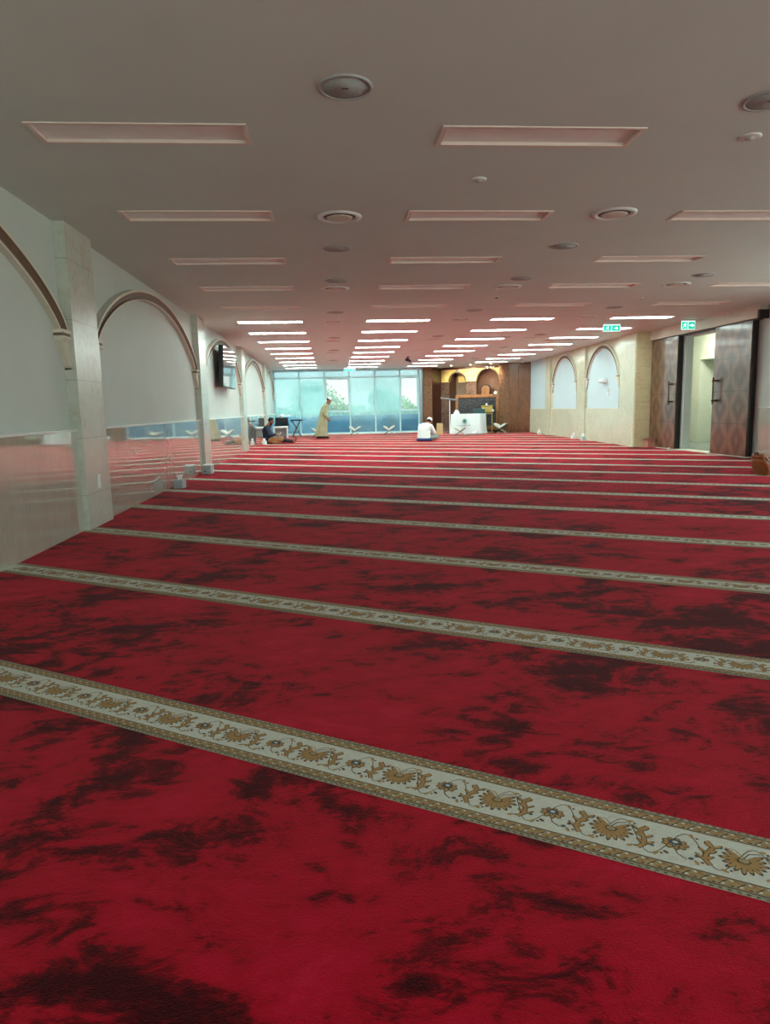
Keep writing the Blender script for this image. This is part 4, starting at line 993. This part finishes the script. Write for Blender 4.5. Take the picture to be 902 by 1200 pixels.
for q in (-1, 1): Sh += [('c', V(.02+q*.19, .08, .5), .08, V(q*.28+.02, .2, .28), .068), ('c', V(q*.28+.02, .2, .28), .066, V(q*.1+.06, .36, .245), .05)]
solid(Sh, .013, 'shirt', M['shirtw'], pe)
solid([('c', V(q*.1, .03, .1), .115, V(q*.34, .32, .13), .085) for q in (-1, 1)]+[('c', V(q*.34, .32, .12), .08, V(-q*.05, .40, .07), .06) for q in (-1, 1)], .013, 'trousers', M['greyc'], pe)
solid([('l', [(0, 0, .002, .27, .22), (0, 0, .05, .275, .225), (0, 0, .10, .25, .2)])], .013, 'waist_cloth', M['bluec'], pe)

# ------------------------------------------------------------------ outside
struct(MB().box(-80, 120, YF+.35, 140, -.2, -.05).build('ground_outside', M['ground']), 'pale paving outside the windows', 'ground')
tag(MB().bbox(-6, 20, 38.6, 38.85, -.06, .92, .03).build('garden_wall', M['bluewall']), 'low blue wall outside the windows', 'wall')
def tree(loc, crowns, trunk_h, label, leaves=2600, name='garden_tree', ls=.13):
    e = empty(name, loc, 0, label, 'tree' if name == 'garden_tree' else 'hedge')
    rnd = random.Random(label); b = MB()
    for k in range(leaves):
        cx, cy, cz, rx, ry, rz = rnd.choice(crowns)
        u, v = rnd.uniform(-1, 1), rnd.uniform(0, 2*pi); q = math.sqrt(1-u*u); r = rnd.uniform(.55, 1.06)
        p = Vector((cx+rx*r*q*cos(v), cy+ry*r*q*sin(v), cz+rz*r*u))
        if p.z < 0: p.z = .05
        a = Vector((rnd.gauss(0, 1), rnd.gauss(0, 1), rnd.gauss(0, 1))).normalized(); c = a.orthogonal().normalized(); s = ls*rnd.uniform(.6, 1.3)
        b.add([p-a*s, p-c*s*.45, p+a*s, p+c*s*.45], [(0, 1, 2, 3)])
    b.build('foliage', M['leaf'], e)
    t = MB(); t.tube((0, 0, 0), (0, 0, trunk_h), .16, .09)
    for cx, cy, cz, *_ in crowns: t.tube((0, 0, trunk_h*.7), (cx, cy, cz), .07, .03)
    t.build('trunk', M['bark'], e)
tree((-.9, 58, -.05), [(0, 0, 2.0, 1.6, 1.5, 1.6), (1.1, 0, 1.4, 1.5, 1.3, 1.2), (-.9, 0, 2.2, 1.5, 1.3, 1.5), (2.1, 0, 1.0, 1.1, 1, .8)], 1.6, 'broad green tree outside behind the walking man', 3600)
tree((5.0, 60, -.05), [(0, 0, 1.7, 1.1, 1, 1.3), (.9, 0, 1.2, 1.2, 1, .8), (-.8, 0, 2.1, .8, .8, .9)], 1.5, 'green tree outside the middle windows', 2400)
tree((6.5, 62, -.05), [(0, 0, 1.3, 1.0, 1, 1.1), (.5, 0, 1.1, .9, .8, .7)], 1.2, 'small green tree outside the last clear window', 1800)
tree((0, 70, -.05), [(x*2.4-14, 0, .7, 1.9, .9, .95+.2*sin(x*2.1)) for x in range(16)], .6, 'long low green hedge outside beyond the trees', 7000, 'garden_hedge', .2)

# ------------------------------------------------------------------ world, camera, view
wd = bpy.data.worlds.new('world'); bpy.context.scene.world = wd; wd.use_nodes = True
nt = wd.node_tree; nt.nodes.clear()
N_ = nt.nodes.new; LK = nt.links.new
bg = N_('ShaderNodeBackground'); wo = N_('ShaderNodeOutputWorld'); tc_ = N_('ShaderNodeTexCoord'); sp = N_('ShaderNodeSeparateXYZ')
rp = N_('ShaderNodeValToRGB'); r2 = N_('ShaderNodeValToRGB')
LK(tc_.outputs['Generated'], sp.inputs[0]); LK(sp.outputs[2], rp.inputs[0]); LK(rp.outputs[0], bg.inputs[0]); LK(bg.outputs[0], wo.inputs[0])
e = rp.color_ramp.elements; e[0].position = 0; e[0].color = (.92, .98, .86, 1); e[1].position = .3; e[1].color = (.76, .92, .96, 1)
# sky raised behind and beside the camera as added light for the near hall
LK(sp.outputs[1], r2.inputs[0]); e = r2.color_ramp.elements; e[0].position = .35; e[0].color = (1, 1, 1, 1); e[1].position = .7; e[1].color = (0, 0, 0, 1)
mr = N_('ShaderNodeMapRange'); LK(r2.outputs[0], mr.inputs[0]); mr.inputs[3].default_value = SKY_FRONT; mr.inputs[4].default_value = SKY_BACK; LK(mr.outputs[0], bg.inputs[1])

sc = bpy.context.scene
f_, pitch, roll, yaw = 797.67, .1509, -.0225, .0768
cy_, sy_, cp_, sp_ = cos(yaw), sin(yaw), cos(pitch), sin(pitch)
Fv = Vector((sy_*cp_, cy_*cp_, -sp_)); Rv = Vector((cy_, -sy_, 0)); Uv = Rv.cross(Fv)
R2 = cos(roll)*Rv+sin(roll)*Uv; U2 = -sin(roll)*Rv+cos(roll)*Uv
cam = bpy.data.cameras.new('camera'); co = bpy.data.objects.new('camera', cam); C.objects.link(co)
co.matrix_world = Matrix(((R2.x, U2.x, -Fv.x, 0), (R2.y, U2.y, -Fv.y, 0), (R2.z, U2.z, -Fv.z, 1.25), (0, 0, 0, 1)))
cam.sensor_fit = 'VERTICAL'; cam.sensor_height = 24; cam.lens = 24*f_/1200; cam.clip_start = .05; cam.clip_end = 400
sc.camera = co
sc.view_settings.view_transform = 'Standard'; sc.view_settings.look = 'None'; sc.view_settings.gamma = 1; sc.view_settings.exposure = .35
sc.view_settings.use_curve_mapping = False
